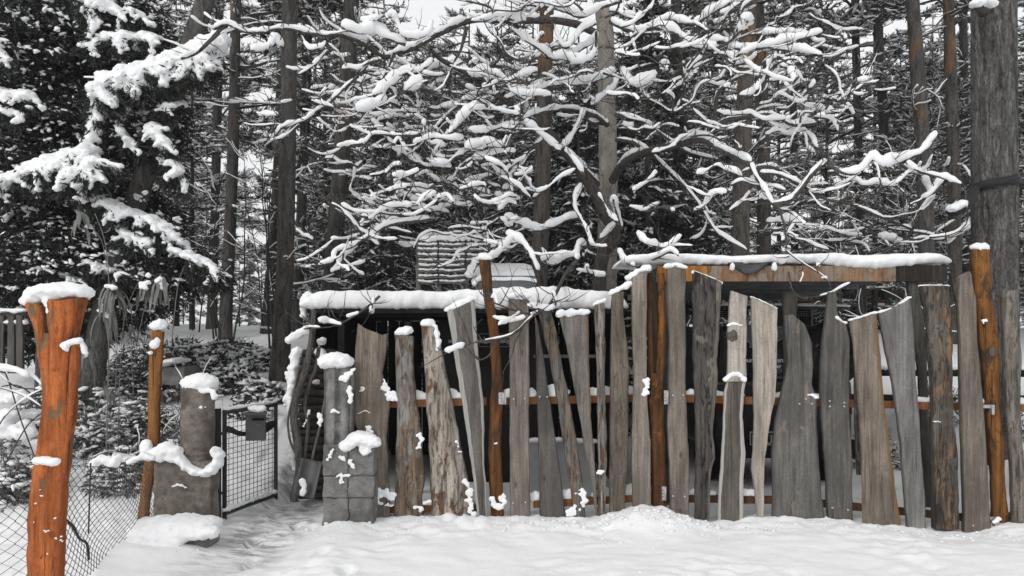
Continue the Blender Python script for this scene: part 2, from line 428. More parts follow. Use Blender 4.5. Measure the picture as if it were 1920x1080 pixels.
# ================================================================ shelters behind the fence
def snow_slab(x0, x1, yf, yb, zb, th, name, parent, nx=160, over=.05, m=None, endr=.25):
    mb = MB(); prof = [(0, 0, 0), (-.6, .12, 0), (-1, .42, 0), (-.8, .75, 0), (-.25, .97, 0)]; rows = []
    for i in range(nx + 1):
        x = x0 + (x1 - x0) * i / nx; e = min(1, min(x - x0, x1 - x + .0) / endr); e = math.sqrt(max(.02, 1 - (1 - e) ** 2))
        F_, B_, Zb, T = yf(x), yb(x), zb(x), th(x) * e
        T *= 1 + .12 * nz(x * 3, 1, 7) + .06 * nz(x * 13, 2, 7); ring = []
        for a, h, _ in prof:
            w = over * (1 + .9 * nz(x * 7, h * 2, 2)); dr = -.018 * abs(nz(x * 11, 3, 1)) if h < .2 else 0
            ring.append(Vector((x, F_ + a * w * 1.1 + .016 * nz(x * 17, h * 4, 9), Zb + h * T * (1 + .07 * nz(x * 9, h * 3, 5)) + dr * 1.6)))
        for q in range(1, 9):
            y = F_ + (B_ - F_) * q / 8
            ring.append(Vector((x, y, Zb + T * (1 + .10 * nz(x * 2, y * 2, 4) - (1 if q == 8 else 0) * .4))))
        ring.append(Vector((x, B_, Zb))); rows.append(ring)
    n = len(rows[0]); mb.v = [p for r in rows for p in r]
    for i in range(nx):
        for j in range(n): mb.f.append((i * n + j, i * n + (j + 1) % n, (i + 1) * n + (j + 1) % n, (i + 1) * n + j))
    mb.f += [tuple(range(n - 1, -1, -1)), tuple(nx * n + j for j in range(n))]; mb.m = [0] * len(mb.f)
    return part(name, mb, m or SNOW, parent)
OR1 = (.50, .205, .055); OR2 = (.30, .105, .025)
BEAM = wood_mat('beam_wood', (.33, .195, .11), (.21, .12, .07), patch=((.30, .24, .19), (.19, .15, .115)), pt=.48, crack=.4)
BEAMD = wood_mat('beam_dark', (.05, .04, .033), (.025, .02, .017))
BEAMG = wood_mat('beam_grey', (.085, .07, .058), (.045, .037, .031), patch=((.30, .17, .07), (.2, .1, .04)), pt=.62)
RAILW = wood_mat('rail_wood', (.32, .135, .055), (.20, .08, .032), knots=False, stain=.25)
RAILD = wood_mat('rail_wood_dark', (.13, .07, .04), (.07, .038, .024), knots=False)
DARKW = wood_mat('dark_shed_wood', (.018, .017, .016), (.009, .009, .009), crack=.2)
GREYW = wood_mat('grey_wood', (.20, .19, .175), (.11, .105, .098))
SHEET = plain('grey_sheet', (.13, .135, .14), .5, .2, 8, .3, .2)

zr = Z(575, 8.0)
shed = thing('open_shed', 'low black open shed with thick roof snow behind the left half of the fence', 'shed', (-.6, 8, 0))
xl, xr = X(578, 8), X(1172, 8)
mb = MB(); mb.box(((xl + xr) / 2, 9.52, zr - .045), xr - xl, 3.1, .05); part('roof', mb, DARKW, shed, smooth=False)
mb = MB(); mb.box(((xl + xr) / 2, 8.03, zr - .08), xr - xl - .02, .05, .06); part('roof_beam', mb, BLACK, shed, smooth=False)
snow_slab(X(566, 8), X(1176, 8), lambda x: 7.97, lambda x: 11.06, lambda x: zr - .018,
          lambda x: .19 + .055 * math.exp(-((x - X(1000, 8)) / .45) ** 2) + .02 * nz(x * 1.5, 0, 1), 'roof_snow', shed, 260)
nb_ = 20
for i in range(nb_):
    w = (xr - xl - .04) / nb_
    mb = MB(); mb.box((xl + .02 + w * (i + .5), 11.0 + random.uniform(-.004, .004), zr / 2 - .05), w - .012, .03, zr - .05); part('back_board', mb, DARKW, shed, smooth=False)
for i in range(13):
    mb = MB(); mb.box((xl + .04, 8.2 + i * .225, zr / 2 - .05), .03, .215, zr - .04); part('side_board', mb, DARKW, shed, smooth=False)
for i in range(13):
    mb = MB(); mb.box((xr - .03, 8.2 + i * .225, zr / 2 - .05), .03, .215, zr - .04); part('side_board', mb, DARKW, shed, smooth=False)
for px in (640, 765, 1010):
    mb = MB(); mb.box((X(px, 8), 8.02, zr / 2 - .08), .07, .07, zr - .16); part('post', mb, DARKW, shed, smooth=False)
blob('hanging_snow', lumps_line([(572, 555), (569, 575), (567, 590)], 8, 7, 6) + [pb(578, 556, 8, 11, 10)], shed, .014)

# things kept in the shed
PALE = plain('pale_panel', (.42, .425, .43), .6, .15, 5)
GREYP = plain('grey_panel', (.009, .009, .010), .5, .2, 5)
LETTER = plain('white_lettering', (.55, .56, .57), .5, .05)
DIM = plain('grey_lettering', (.20, .205, .21), .5, .05)
def text(s_, px, py, d, size_px, m, parent, name='lettering', bold=0.0):
    cu = bpy.data.curves.new('t', 'FONT'); cu.body = s_; cu.size = size_px * d / F; cu.extrude = .001; cu.offset = bold
    o = bpy.data.objects.new('t', cu); C.objects.link(o)
    dg = bpy.context.evaluated_depsgraph_get(); me = bpy.data.meshes.new_from_object(o.evaluated_get(dg))
    bpy.data.objects.remove(o); p0 = W(px, py, d) - Vector(rootloc(parent))
    for v_ in me.vertices: x, y, z = v_.co; v_.co = (p0.x + x, p0.y - z, p0.z + y)
    me.materials.clear(); me.materials.append(m); me.name = name
    return link(name, me, parent)
cab = thing('dark_cabinet', 'near-black cabinet with a white-framed lettered plate inside the shed, behind the orange post', 'cabinet', (X(930, 8.7), 8.75, 0))
mb = MB(); mb.box((X(930, 8.7), 8.95, .95), 1.35, .4, 1.9); part('body', mb, GREYP, cab, smooth=False)
for s_ in (-1, 1):
    mb = MB(); mb.box((X(930, 8.7) + s_ * .33, 8.738, .95), .63, .02, 1.8); part('door', mb, GREYP, cab, smooth=False)
mb = MB()
x0_, x1_, z0_, z1_ = X(899, 8.7), X(985, 8.7), Z(650, 8.7), Z(626, 8.7)
for c_, s__ in ((((x0_ + x1_) / 2, 8.722, z1_), (x1_ - x0_, .008, .008)), (((x0_ + x1_) / 2, 8.722, z0_), (x1_ - x0_, .008, .008)), ((x0_, 8.722, (z0_ + z1_) / 2), (.008, .008, z1_ - z0_)), ((x1_, 8.722, (z0_ + z1_) / 2), (.008, .008, z1_ - z0_))): mb.box(c_, *s__)
part('plate_frame', mb, DIM, cab, smooth=False)
text('L', 905, 645, 8.72, 21, DIM, cab); text('TUC', 936, 645, 8.72, 21, DIM, cab)
tub = thing('pale_box', 'pale waist-low box with snow on its rim standing in the shed behind the fence', 'box', (X(1045, 7.8), 7.9, 0))
mb = MB(); mb.box((X(1045, 7.75), 7.8, .30), .78, .03, .62, rz=.04); part('front_panel', mb, PALE, tub, smooth=False)
mb = MB(); mb.box((X(1045, 7.75) - .38, 8.1, .30), .03, .56, .62); part('side_panel', mb, PALE, tub, smooth=False)
mb = MB(); mb.box((X(1045, 7.75) + .38, 8.1, .30), .03, .56, .62); part('side_panel', mb, PALE, tub, smooth=False)
blob('rim_snow', lumps_line([(980, 826), (1045, 824), (1115, 828)], 7.78, 6, 26, .3, .7, .06), tub, .016)
lb = thing('leaning_bars', 'two thin grey horizontal bars in the dark shed between the leaning planks', 'rack', (X(1065, 8.3), 8.3, 0))
for py in (668, 640):
    mb = MB(); mb.box((X(900 if py == 640 else 1060, 8.3) , 8.3, Z(py, 8.3)), .7, .03, .035); part('bar', mb, SHEET, lb, smooth=False)
for px in (1000, 1125):
    mb = MB(); mb.box((X(px, 8.3), 8.33, Z(660, 8.3) / 2), .04, .03, Z(650, 8.3)); part('upright', mb, DARKW, lb, smooth=False)

# slatted rack and box on the shed roof
rk = thing('slatted_rack', 'grey slatted wooden rack with every slat capped in snow on the shed roof', 'rack', (X(848, 9.2), 9.2, zr))
rack_cols = [783, 822, 873, 916]
for px in rack_cols:
    mb = MB(); mb.box((X(px, 9.2), 9.27, (Z(446, 9.2) + zr) / 2), .05, .05, Z(446, 9.2) - zr); part('upright', mb, GREYW, rk, smooth=False)
for r_, py in enumerate([450, 461, 470, 480, 490, 499, 509, 520, 530]):
    xs = rack_cols
    for a, b_ in zip(xs, xs[1:]):
        if b_ == 916 and py > 495: continue
        mb = MB(); mb.box((X((a + b_) / 2, 9.2) + random.uniform(-.01, .01), 9.215 + .01 * (r_ % 2), Z(py, 9.2)), X(b_, 9.2) - X(a, 9.2) - .012, .045, .020, jit=.003)
        s_ = part('slat', mb, GREYW, rk, smooth=False)
        blob('slat_snow', lumps_line([(a + 3, py - 4.2), ((a + b_) / 2, py - 2.6 + random.uniform(-1, 1)), (b_ - 3, py - 4.2)], 9.2, 5 if r_ == 0 else 2.7, 14, .3, .75 if r_ else 1.0, .03), s_, .009)
sk = thing('roof_hatch', 'grey boxed roof hatch under a smooth snow slab beside the slatted rack', 'hatch', (X(945, 9.0), 9.0, zr))
mb = MB(); mb.box((X(948, 9), 9.15, Z(526, 9) - .03), X(1005, 9) - X(893, 9), .5, .16); part('side', mb, SHEET, sk, smooth=False)
mb = MB()
for yy, zz in ((8.88, 521), (8.90, 519), (9.0, 509), (9.15, 496), (9.3, 487), (9.4, 488)):
    f_ = (521 - zz) / 34; xa = X(884 + 8 * f_, 8.9); xb = X(1006 - 8 * f_, 8.9)
    for i in range(13):
        t = i / 12; e = 1 - (2 * t - 1) ** 6
        mb.v.append(Vector((xa + (xb - xa) * t, yy, Z(zz, 8.9) - .03 * (1 - e) + .006 * nz(t * 9, yy * 5))))
for j in range(5):
    for i in range(12): mb.f.append((j * 13 + i, j * 13 + i + 1, (j + 1) * 13 + i + 1, (j + 1) * 13 + i))
for i in range(13): p_ = mb.v[i]; mb.v.append(Vector((p_.x, p_.y + .01, p_.z - .03)))
for i in range(12): mb.f.append((78 + i, 78 + i + 1, i + 1, i))
mb.m = [0] * len(mb.f); part('snow_cover', mb, SNOW, sk)
mb = MB(); mb.tube([W(874, 532, 8.9), W(885, 505, 8.9), W(893, 490, 8.9)], .02, 6); part('brace', mb, GREYW, sk)
blob('snow_lumps', lumps_line([(893, 488), (884, 500), (880, 515)], 8.86, 7, 8) + lumps_line([(890, 530), (905, 515)], 8.85, 5, 5), sk, .012)

# right canopy
cd = 7.45
cp = thing('carport', 'wooden carport with an orange front beam and thick wavy snow roof above the right fence', 'carport', (X(1500, cd), cd, 0))
zb_, zt_ = Z(528, cd), Z(499, cd)
def beamseg(a, b_, m_, name='beam', y=cd):
    mb = MB(); mb.box(((X(a, cd) + X(b_, cd)) / 2, y, (zb_ + zt_) / 2), X(b_, cd) - X(a, cd) - .004, .08, zt_ - zb_)
    return part(name, mb, m_, cp, smooth=False)
OBEAM = wood_mat('orange_beam', (.50, .23, .065), (.32, .13, .035), knots=False)
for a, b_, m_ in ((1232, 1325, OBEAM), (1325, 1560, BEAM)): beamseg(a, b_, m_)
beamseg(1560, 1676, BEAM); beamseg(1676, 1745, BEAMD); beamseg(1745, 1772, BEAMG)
def yback(x): return pick([(X(1160, cd), 7.9), (X(1232, cd), 8.1), (X(1250, cd), 10.0), (3.72, 10.0), (3.84, 9.6), (3.98, 8.5), (4.10, cd + .22), (4.4, cd + .15)], x)
# corrugated underside
mb = MB(); nxx = 90; xa, xb = X(1236, cd), X(1765, cd)
for i in range(nxx + 1):
    x = xa + (xb - xa) * i / nxx; yb_ = yback(x) 
    for j in range(13):
        y = cd - .02 + (yb_ - cd + .02) * j / 12
        mb.v.append(Vector((x, y, zt_ + .012 - .066 * (y - cd) + .008 * math.sin(y * 42))))
for i in range(nxx):
    for j in range(12): a = i * 13 + j; mb.f.append((a, a + 1, a + 14, a + 13))
mb.m = [0] * len(mb.f)
m, nt, b = mat('corrugated_underside'); k = NB(nt); wv = k.n('ShaderNodeTexWave'); wv.bands_direction = 'Y'; wv.inputs['Scale'].default_value = 3.2
k.l(k.map((1, 1, 1)), wv.inputs[0]); k.l(k.mix(wv.outputs['Fac'], (.13, .13, .125), (.30, .295, .28)), b.inputs['Base Color']); k.bump(wv.outputs['Fac'], .6, .02, b)
part('roof_sheet', mb, m, cp)
for j in range(6):
    y = cd + .35 + j * .36; xe = pick([(cd, 4.05), (8.5, 3.95), (9.6, 3.8), (10, 3.68)], y)
    mb = MB(); mb.box(((X(1240, cd) + xe) / 2, y, zt_ - .045 - .066 * (y - cd)), xe - X(1240, cd), .05, .07); part('purlin', mb, SHEET, cp, smooth=False)
snow_slab(X(1160, cd), X(1777, cd), lambda x: cd - .03, lambda x: yback(x) + .05,
          lambda x: zt_ + .022 - .05 * math.exp(-((x - X(1635, cd)) / .36) ** 2) + .015 * math.exp(-((x - X(1490, cd)) / .3) ** 2) + .012 * ss(3.6, 4.3, x),
          lambda x: .082 + .062 * math.exp(-((x - X(1635, cd)) / .45) ** 2) + .02 * math.exp(-((x - X(1250, cd)) / .4) ** 2), 'roof_snow', cp, 280, .05, endr=.15)
FELT = plain('torn_felt', (.06, .062, .066), .5, .4, 14, .3)
mb = MB()
for i in range(15):
    t = i / 14; px = 1365 + 90 * t
    for j in range(4):
        py = 492 + (j / 3) * (20 * math.sin(math.pi * min(1, t * 1.15)) + 2) ; mb.v.append(W(px, py, cd - .06 - .02 * math.sin(t * 9 + j)))
for i in range(14):
    for j in range(3): a = i * 4 + j; mb.f.append((a, a + 1, a + 5, a + 4))
mb.m = [0] * len(mb.f); o = part('roofing_felt', mb, FELT, cp)
md = o.modifiers.new('t', 'SOLIDIFY'); md.thickness = .006
blob('icicle_snow', [pb(1373, 500, cd - .08, 5, 9), pb(1452, 500, cd - .08, 6, 10), pb(1534, 496, cd - .08, 5, 5), pb(1545, 521, cd - .09, 7, 4)], cp, .01)
def logpost(L_, R_, m_, parent, name, d, label=None):
    return board(name, parent, L_, R_, m_, d=d, n=2, depth=None, label=label)
def patch_snow(name, elems, parent, vox=.01):
    """thin broken patch stuck to an upright face: many small flakes instead of a few lumps"""
    out = []
    for c, r in elems:
        for q in range(4):
            k_ = random.uniform(.35, .62); out.append((c + Vector((random.uniform(-1, 1) * r[0] * .75, 0, random.uniform(-1, 1) * r[2] * .75)), (r[0] * k_, min(r[1], .02) * random.uniform(.5, 1), r[2] * k_)))
    return blob(name, out, parent, min(vox, .0075), .25, crumb=1.2)
# ================================================================ plank fence
G1, G2 = (.240, .217, .196), (.145, .130, .117)
def wm(nm, c=1.0, tint=(1, 1, 1), **k):
    return wood_mat(nm, tuple(q * c * t for q, t in zip(G1, tint)), tuple(q * c * t for q, t in zip(G2, tint)), **k)
WHITE = (.48, .46, .43); BARKB = (.15, .085, .05)
M = dict(
 a=wm('plank_tan', 1.05, (1.08, 1, .90)), b=wm('log_brown', .92, (1.18, 1, .80), patch=((.30, .29, .27), (.17, .16, .15)), pt=.50, rough=.6, bumpd=.014),
 c=wm('log_peeling', 1.9, (1.03, 1.0, .94), patch=((.20, .10, .05), (.11, .06, .036)), pt=.55, rough=.8, bumpd=.016),
 d=wm('plank_white_edged', .78, edge=(.40, .385, .355), el=.55, er=.72, knots=False), e=wm('plank_plain', .98, (1.04, 1, .94)),
 f=wm('plank_dark', .62, (.97, 1, 1)), g=wm('log_lichen', .85, (1.14, 1, .82), patch=((.17, .165, .155), (.09, .09, .085)), pt=.5, rough=.6, bumpd=.012),
 h=wm('plank_orange_edged', .92, edge=(.17, .11, .07), el=1.6, er=.78), i=wm('log_birch', 1.3, patch=((.15, .10, .07), (.08, .06, .045)), pt=.52, rough=.85, bumpd=.012),
 j=wm('plank_bark', .74, (1.08, 1, .88), rough=.25), k=wm('plank_smooth', 1.12, (1.05, 1, .93), crack=.3),
 l=wm('log_black_bark', .42, (1, 1, 1), patch=((.22, .20, .17), (.1, .09, .08)), pt=.57, rough=.9, bumpd=.02, edge=(.2, .18, .155), el=2, er=.62),
 m=wm('plank_white', 2.1, (1, 1, .98), patch=((.16, .15, .14), (.1, .095, .09)), pt=2.0, crack=.4), n=wm('plank_pale', 1.95, (1.02, .99, .94), edge=(.32, .29, .26), el=.72, er=1.6),
 o=wm('plank_grey', .78, (.95, 1, 1.02), patch=((.24, .19, .155), (.16, .13, .108)), pt=.60, knots=False), p=wm('plank_grey_dark', .60, (.96, 1, 1), knots=False),
 q=wm('plank_tan_bark_edge', 1.02, (1.08, 1, .90), edge=(.21, .125, .065), el=1.7, er=.76, knots=False), r=wm('plank_silver', 1.08, (.93, 1, 1.05), stain=.5, knots=False),
 s=wm('log_rust', .62, (1.05, 1, .92), patch=((.25, .16, .095), (.15, .10, .065)), pt=.53, rough=.75, bumpd=.016), t=wm('plank_knotty', .95, (1.06, 1, .93)),
 u=wm('log_pale', .95, (1.04, 1, .95), rough=.55, patch=((.36, .33, .29), (.2, .18, .16)), pt=.6, bumpd=.014))
M['m2'] = wm('plank_bared', .72, (1.02, 1, .95), edge=(.46, .44, .41), el=.80, er=.62, knots=False)
OP = dict(knots=True, stain=.5, crack=.9, bumpd=.012)
POSTA = wood_mat('orange_post', (.56, .17, .052), (.32, .082, .026), patch=((.22, .15, .08), (.11, .08, .05)), pt=.56, **OP)
POSTB = wood_mat('amber_post', (.33, .145, .045), (.19, .08, .026), patch=((.15, .10, .06), (.07, .05, .035)), pt=.62, **OP)
POSTC = wood_mat('brown_orange_post', (.17, .068, .022), (.075, .034, .014), patch=((.07, .045, .028), (.035, .025, .018)), pt=.54, **OP)
POSTE = wood_mat('umber_orange_post', (.12, .05, .019), (.045, .024, .013), patch=((.22, .085, .022), (.12, .045, .014)), pt=.56, **OP)
POSTD = wood_mat('amber_streaked', (.24, .095, .024), (.11, .045, .015), patch=((.07, .045, .028), (.035, .025, .018)), pt=.52, **OP)
BOLT = plain('pale_bolt', (.5, .5, .5), .4, .1)
def bolts(parent, spots, d=6.94):
    for px, py in spots:
        mb = MB(); p = W(px, py, d); mb.tube([p + Vector((0, .02, 0)), p - Vector((0, .006, 0))], .0075, 7); part('bolt', mb, BOLT, parent, smooth=False)
def cap(parent, pts, r, n=9, flat=.62, d=6.96, rd=.045, vox=.011, extra=(), name='snow_cap', jit=.3):
    return blob(name, lumps_line(pts, d, r, n, jit, flat, rd) + list(extra), parent, vox)
def rail(parent, x0, x1, y0, y1, m, snow=True, hh=14, d=7.035, segs=3, sr=12):
    p0, p1 = W(x0, y0, d), W(x1, y1, d)
    mb = MB(); n = 12; hz = hh * d / F / 2
    for i in range(n + 1):
        p = p0.lerp(p1, i / n)
        for dy, dz in ((-.02, -hz), (.02, -hz), (.02, hz), (-.02, hz)): mb.v.append(Vector((p.x, p.y + dy, p.z + dz + .003 * nz(p.x * 3, dz))))
    for i in range(n):
        for j in range(4): mb.f.append((i * 4 + j, i * 4 + (j + 1) % 4, i * 4 + 4 + (j + 1) % 4, i * 4 + 4 + j))
    mb.f += [(3, 2, 1, 0), tuple(n * 4 + j for j in range(4))]; mb.m = [0] * len(mb.f)
    r = part('rail', mb, m, parent, smooth=False)
    if snow:
        el = []; nn = int(abs(x1 - x0) / 5)
        for i in range(nn):
            t = (i + .5) / nn; px = x0 + (x1 - x0) * t; q = nz(px * .035, y0 * .1, 3)
            if q < -.12: continue
            k = sr * (1 + .9 * q) * random.uniform(.6, 1.2); el.append(pb(px, y0 + (y1 - y0) * t - hh / 2 - k * .45, d + .005, k, k * .85, .028))
        if el: blob('rail_snow', el, r, .014)
    return r

fl = thing('plank_fence', 'left run of rough upright planks and logs between the stone pillar and the orange post', 'fence', (X(790, 7), 7, 0), 'runs of the rough plank fence')
rail(fl, 648, 912, 760, 752, RAILW); rail(fl, 700, 912, 955, 952, RAILW, sr=6)
board('plank', fl, [(671, 606), (668, 640), (663, 690), (663, 790), (675, 815), (700, 850), (702, 980)], [(729, 624), (725, 660), (718, 700), (727, 735), (732, 755), (728, 790), (725, 820), (728, 860), (727, 890), (732, 930), (731, 980)], M['a'],
      T=[(0, 0), (.12, 3), (.3, 8), (.55, 12), (.8, 8), (1, 0)], label='broad tan plank with a dipped top and a waist', deep=10)
b2 = board('log', fl, [(740, 628), (742, 700), (745, 760), (743, 820), (741, 900), (738, 978)], [(775, 630), (777, 700), (780, 740), (788, 790), (793, 850), (797, 900), (791, 935), (797, 978)], M['b'], n=2.6, depth=.055, label='brown split log with peeling lichened bark', wav=1.6)
blob('snow_cap', [pb(757, 622, 6.97, 17, 9, .07), pb(765, 619, 6.97, 10, 8, .06), pb(748, 625, 6.97, 9, 7, .06)], b2, .012)
b3 = board('log', fl, [(791, 612), (795, 680), (798, 740), (803, 800), (806, 870), (810, 978)], [(818, 612), (830, 660), (838, 700), (848, 750), (858, 800), (870, 860), (878, 900), (888, 978)], M['c'], n=2.8, depth=.05, label='pale peeling log that widens towards the snow', wav=1.8)
blob('snow_cap', [pb(803, 606, 6.97, 15, 9, .07), pb(797, 608, 6.97, 8, 6, .06)] + lumps_line([(817, 612), (822, 640), (819, 655)], 6.93, 5, 9, .4, 1, .03), b3, .012)
patch_snow('side_snow', lumps_line([(874, 905), (880, 935), (883, 962)], 6.93, 7, 9, .4, 1, .03) + lumps_line([(857, 830), (863, 845)], 6.93, 5, 3), b3, .012)
b4 = board('plank', fl, [(839, 586), (848, 640), (857, 700), (870, 780), (880, 850), (888, 900), (895, 978)], [(889, 562), (894, 620), (898, 680), (906, 745), (908, 800), (907, 850), (912, 920), (915, 978)], M['d'], d=6.94, depth=.03, n=4, label='slanted plank with whitish bark edges and a sloping top')
cap(b4, [(840, 581), (865, 569), (887, 558)], 8, 12, .8, 6.94, .035)
patch_snow('side_snow', lumps_line([(700, 815), (690, 800)], 6.9, 6, 3) , fl, .012)
patch_snow('plank_snow', lumps_line([(700, 930), (720, 922), (738, 930)], 6.92, 9, 8, .35, .9, .04) + lumps_line([(705, 942), (733, 948)], 6.92, 5, 5), fl, .012)
patch_snow('plank_snow', lumps_line([(728, 732), (733, 743), (742, 747)], 6.95, 8, 7, .3, .9, .03) + lumps_line([(720, 712), (723, 725)], 6.94, 4, 4), fl, .012)
patch_snow('plank_snow', [pb(679, 730, 6.94, 7, 5, .015), pb(683, 728, 6.94, 5, 5, .015)] + lumps_line([(672, 775), (685, 770), (693, 774)], 6.945, 2.5, 7, .3, .8, .012), fl, .008)
patch_snow('plank_snow', lumps_line([(784, 812), (788, 825), (785, 838)], 6.91, 5, 6, .4, 1, .02) + lumps_line([(780, 950), (788, 955)], 6.9, 7, 3) + [pb(800, 941, 6.95, 8, 7, .03), pb(783, 962, 6.95, 6, 6, .03)], fl, .01)

def orange_post(nm, label, L_, R_, m_, d, capx=None, loc=None, **k):
    t = thing('wooden_post', label, 'post', (X((L_[-1][0] + R_[-1][0]) / 2, d), d, 0), 'orange wooden posts')
    board('shaft', t, L_, R_, m_, d=d, n=2.0, depth=None, wav=2.0, rows=44, K=28, deep=14, **k)
    return t
P3 = orange_post('p', 'brown-orange post rising above the shed roof, left of the flat bolted plank', [(898, 488), (905, 550), (917, 620), (922, 700), (918, 760), (915, 850), (920, 972)], [(920, 488), (924, 550), (935, 620), (941, 700), (944, 750), (940, 830), (942, 900), (945, 972)], POSTC, 7.0)
blob('snow_cap', [pb(909, 483, 7.0, 15, 8, .06), pb(905, 481, 7, 10, 7, .06)], P3, .012)
patch_snow('snow_patch', lumps_line([(922, 933), (930, 945), (940, 950)], 6.93, 7, 6, .3, .8, .02) + [pb(931, 830, 6.93, 4, 3, .01), pb(943, 935, 6.93, 8, 9, .02)], P3, .01)
def hinge(px, py, parent, d=6.93, w=10, h=22):
    t = MB(); p = W(px, py, d); t.box(p, w * d / F, .012, h * d / F); o = part('hinge', t, STEEL, parent, smooth=False)
    t = MB(); t.tube([p + Vector((.012, -.01, h * d / F / 2)), p + Vector((.012, -.01, -h * d / F / 2))], .008, 8); part('hinge_pin', t, STEEL, o)
    for dz in (-.03, 0, .03):
        t = MB(); q = p + Vector((-.012, -.006, dz)); t.tube([q, q - Vector((0, .006, 0))], .005, 6); part('screw', t, IRON, o)

g1 = thing('plank_gate', 'narrow gate leaf of rough planks hinged on the brown-orange post', 'gate', (X(1080, 7), 7, 0), 'gate leaves of the plank fence')
hinge(942, 747, g1, 6.93, 14, 22)
rail(g1, 947, 1208, 752, 746, RAILW); rail(g1, 1000, 1208, 945, 933, RAILW)
b5 = board('plank', g1, [(953, 560), (956, 700), (955, 800), (957, 975)], [(992, 562), (993, 700), (992, 800), (995, 975)], M['e'], label='straight flat plank with two pairs of bolts')
bolts(g1, [(963, 748), (984, 747), (962, 943), (985, 942)]); cap(b5, [(957, 555), (975, 551), (990, 556)], 9, 9)
board('plank', g1, [(1002, 592), (1005, 640), (1006, 720), (1008, 800), (1010, 870), (1012, 975)], [(1006, 600), (1018, 660), (1027, 720), (1038, 800), (1050, 880), (1061, 972)], M['f'], d=6.985, label='dark plank cut to a point at its top')
bolts(g1, [(1012, 744), (1026, 744)])
board('log', g1, [(1008, 580), (1022, 640), (1035, 700), (1047, 770), (1058, 850), (1070, 920), (1076, 970)], [(1032, 578), (1043, 620), (1055, 690), (1070, 760), (1082, 830), (1093, 900), (1098, 970)], M['g'], d=6.93, n=2.4, depth=.045, wav=1.8, label='leaning brown log with lichen patches')
b8 = board('plank', g1, [(1048, 592), (1062, 650), (1075, 720), (1088, 790), (1100, 860), (1112, 930), (1117, 972)], [(1103, 590), (1104, 650), (1106, 720), (1108, 780), (1112, 840), (1116, 880), (1121, 972)], M['h'], label='wedge plank, wide at the top and pointed at the foot')
cap(b8, [(1049, 588), (1065, 587), (1080, 585), (1101, 585)], 7, 13, .85)
b9 = board('log', g1, [(1114, 572), (1116, 640), (1118, 700), (1120, 780), (1121, 860), (1120, 966)], [(1133, 568), (1135, 640), (1135, 720), (1137, 800), (1138, 870), (1135, 966)], M['i'], d=6.94, n=2, depth=None, wav=1.6, label='thin round pale log')
cap(b9, [(1115, 572), (1124, 567), (1134, 563)], 5, 8, .8); patch_snow('snow_patch', lumps_line([(1122, 888), (1130, 885)], 6.91, 5, 4, .3, 1, .015), b9, .01)
b10 = board('plank', g1, [(1147, 552), (1145, 600), (1144, 680), (1143, 760), (1142, 860), (1142, 968)], [(1170, 546), (1168, 590), (1176, 640), (1180, 690), (1178, 760), (1176, 880), (1170, 965)], M['j'], d=6.95)
cap(b10, [(1146, 549), (1160, 542), (1180, 533)], 7, 11, .8)
b11 = board('plank', g1, [(1184, 520), (1184, 600), (1188, 700), (1185, 780), (1184, 860), (1186, 962)], [(1213, 508), (1212, 600), (1212, 680), (1214, 760), (1220, 830), (1220, 960)], M['k'], d=6.94, label='tall smooth plank beside the forked post')
cap(b11, [(1180, 520), (1195, 511), (1213, 502)], 7, 10, .8)
patch_snow('foot_snow', lumps_line([(1070, 965), (1084, 950), (1092, 935), (1086, 920)], 6.9, 8, 22, .6, .9, .05), g1, .013)
P4 = orange_post('p', 'forked brown post with two upright prongs between the two gate leaves', [(1222, 700), (1214, 745), (1217, 800), (1221, 900), (1222, 962)], [(1232, 700), (1246, 745), (1247, 850), (1250, 962)], POSTE, 7.0)
board('prong', P4, [(1214, 512), (1213, 600), (1214, 700), (1217, 780)], [(1223, 512), (1225, 600), (1227, 700), (1230, 780)], POSTE, d=7.01, n=2, depth=None, wav=1.5)
board('prong', P4, [(1232, 512), (1234, 600), (1230, 700), (1222, 770)], [(1246, 512), (1248, 600), (1245, 700), (1243, 770)], POSTD, d=7.0, n=2, depth=None, wav=1.5, label='amber-streaked prong')
board('web', P4, [(1221, 540), (1221, 745)], [(1235, 540), (1235, 745)], wood_mat('umber', (.07, .04, .02), (.04, .022, .012)), d=7.03, n=3, depth=.02)
mb = MB(); mb.tube([W(1225, 515, 6.985), W(1224, 690, 6.985)], .006, 6); part('metal_strip', mb, STRAP, P4)
patch_snow('snow_patch', lumps_line([(1214, 712), (1211, 735)], 6.92, 6, 6, .4, 1, .015), P4, .01)

g2 = thing('plank_gate', 'wide gate leaf of rough planks between the forked post and the knotty right orange post', 'gate', (X(1550, 7), 7, 0), 'gate leaves of the plank fence')
hinge(1249, 745, g2, 6.93, 8, 26); hinge(1245, 925, g2, 6.93, 8, 26)
rail(g2, 1254, 1845, 746, 764, RAILW, sr=7); rail(g2, 1254, 1500, 934, 938, RAILD, sr=7); rail(g2, 1500, 1848, 940, 974, RAILD, snow=False)
b12 = board('plank', g2, [(1249, 503), (1249, 560), (1254, 640), (1252, 720), (1251, 800), (1254, 880), (1256, 978)], [(1285, 502), (1284, 560), (1286, 640), (1285, 720), (1288, 800), (1292, 870), (1291, 978)], M['t'], label='tall knotty plank nearest the forked post')
bolts(g2, [(1262, 741), (1281, 741), (1262, 930), (1284, 931)]); cap(b12, [(1250, 499), (1268, 495), (1284, 501)], 6, 9)
b13 = board('log', g2, [(1298, 508), (1298, 600), (1299, 700), (1303, 760), (1304, 850), (1302, 900), (1303, 978)], [(1352, 530), (1350, 600), (1343, 680), (1345, 720), (1336, 800), (1340, 860), (1333, 880), (1328, 978)], M['l'], d=6.95, n=3, depth=.05, wav=2.0, label='dark plank still in deeply furrowed bark')
cap(b13, [(1300, 511), (1325, 519), (1351, 531)], 4.5, 13, .8)
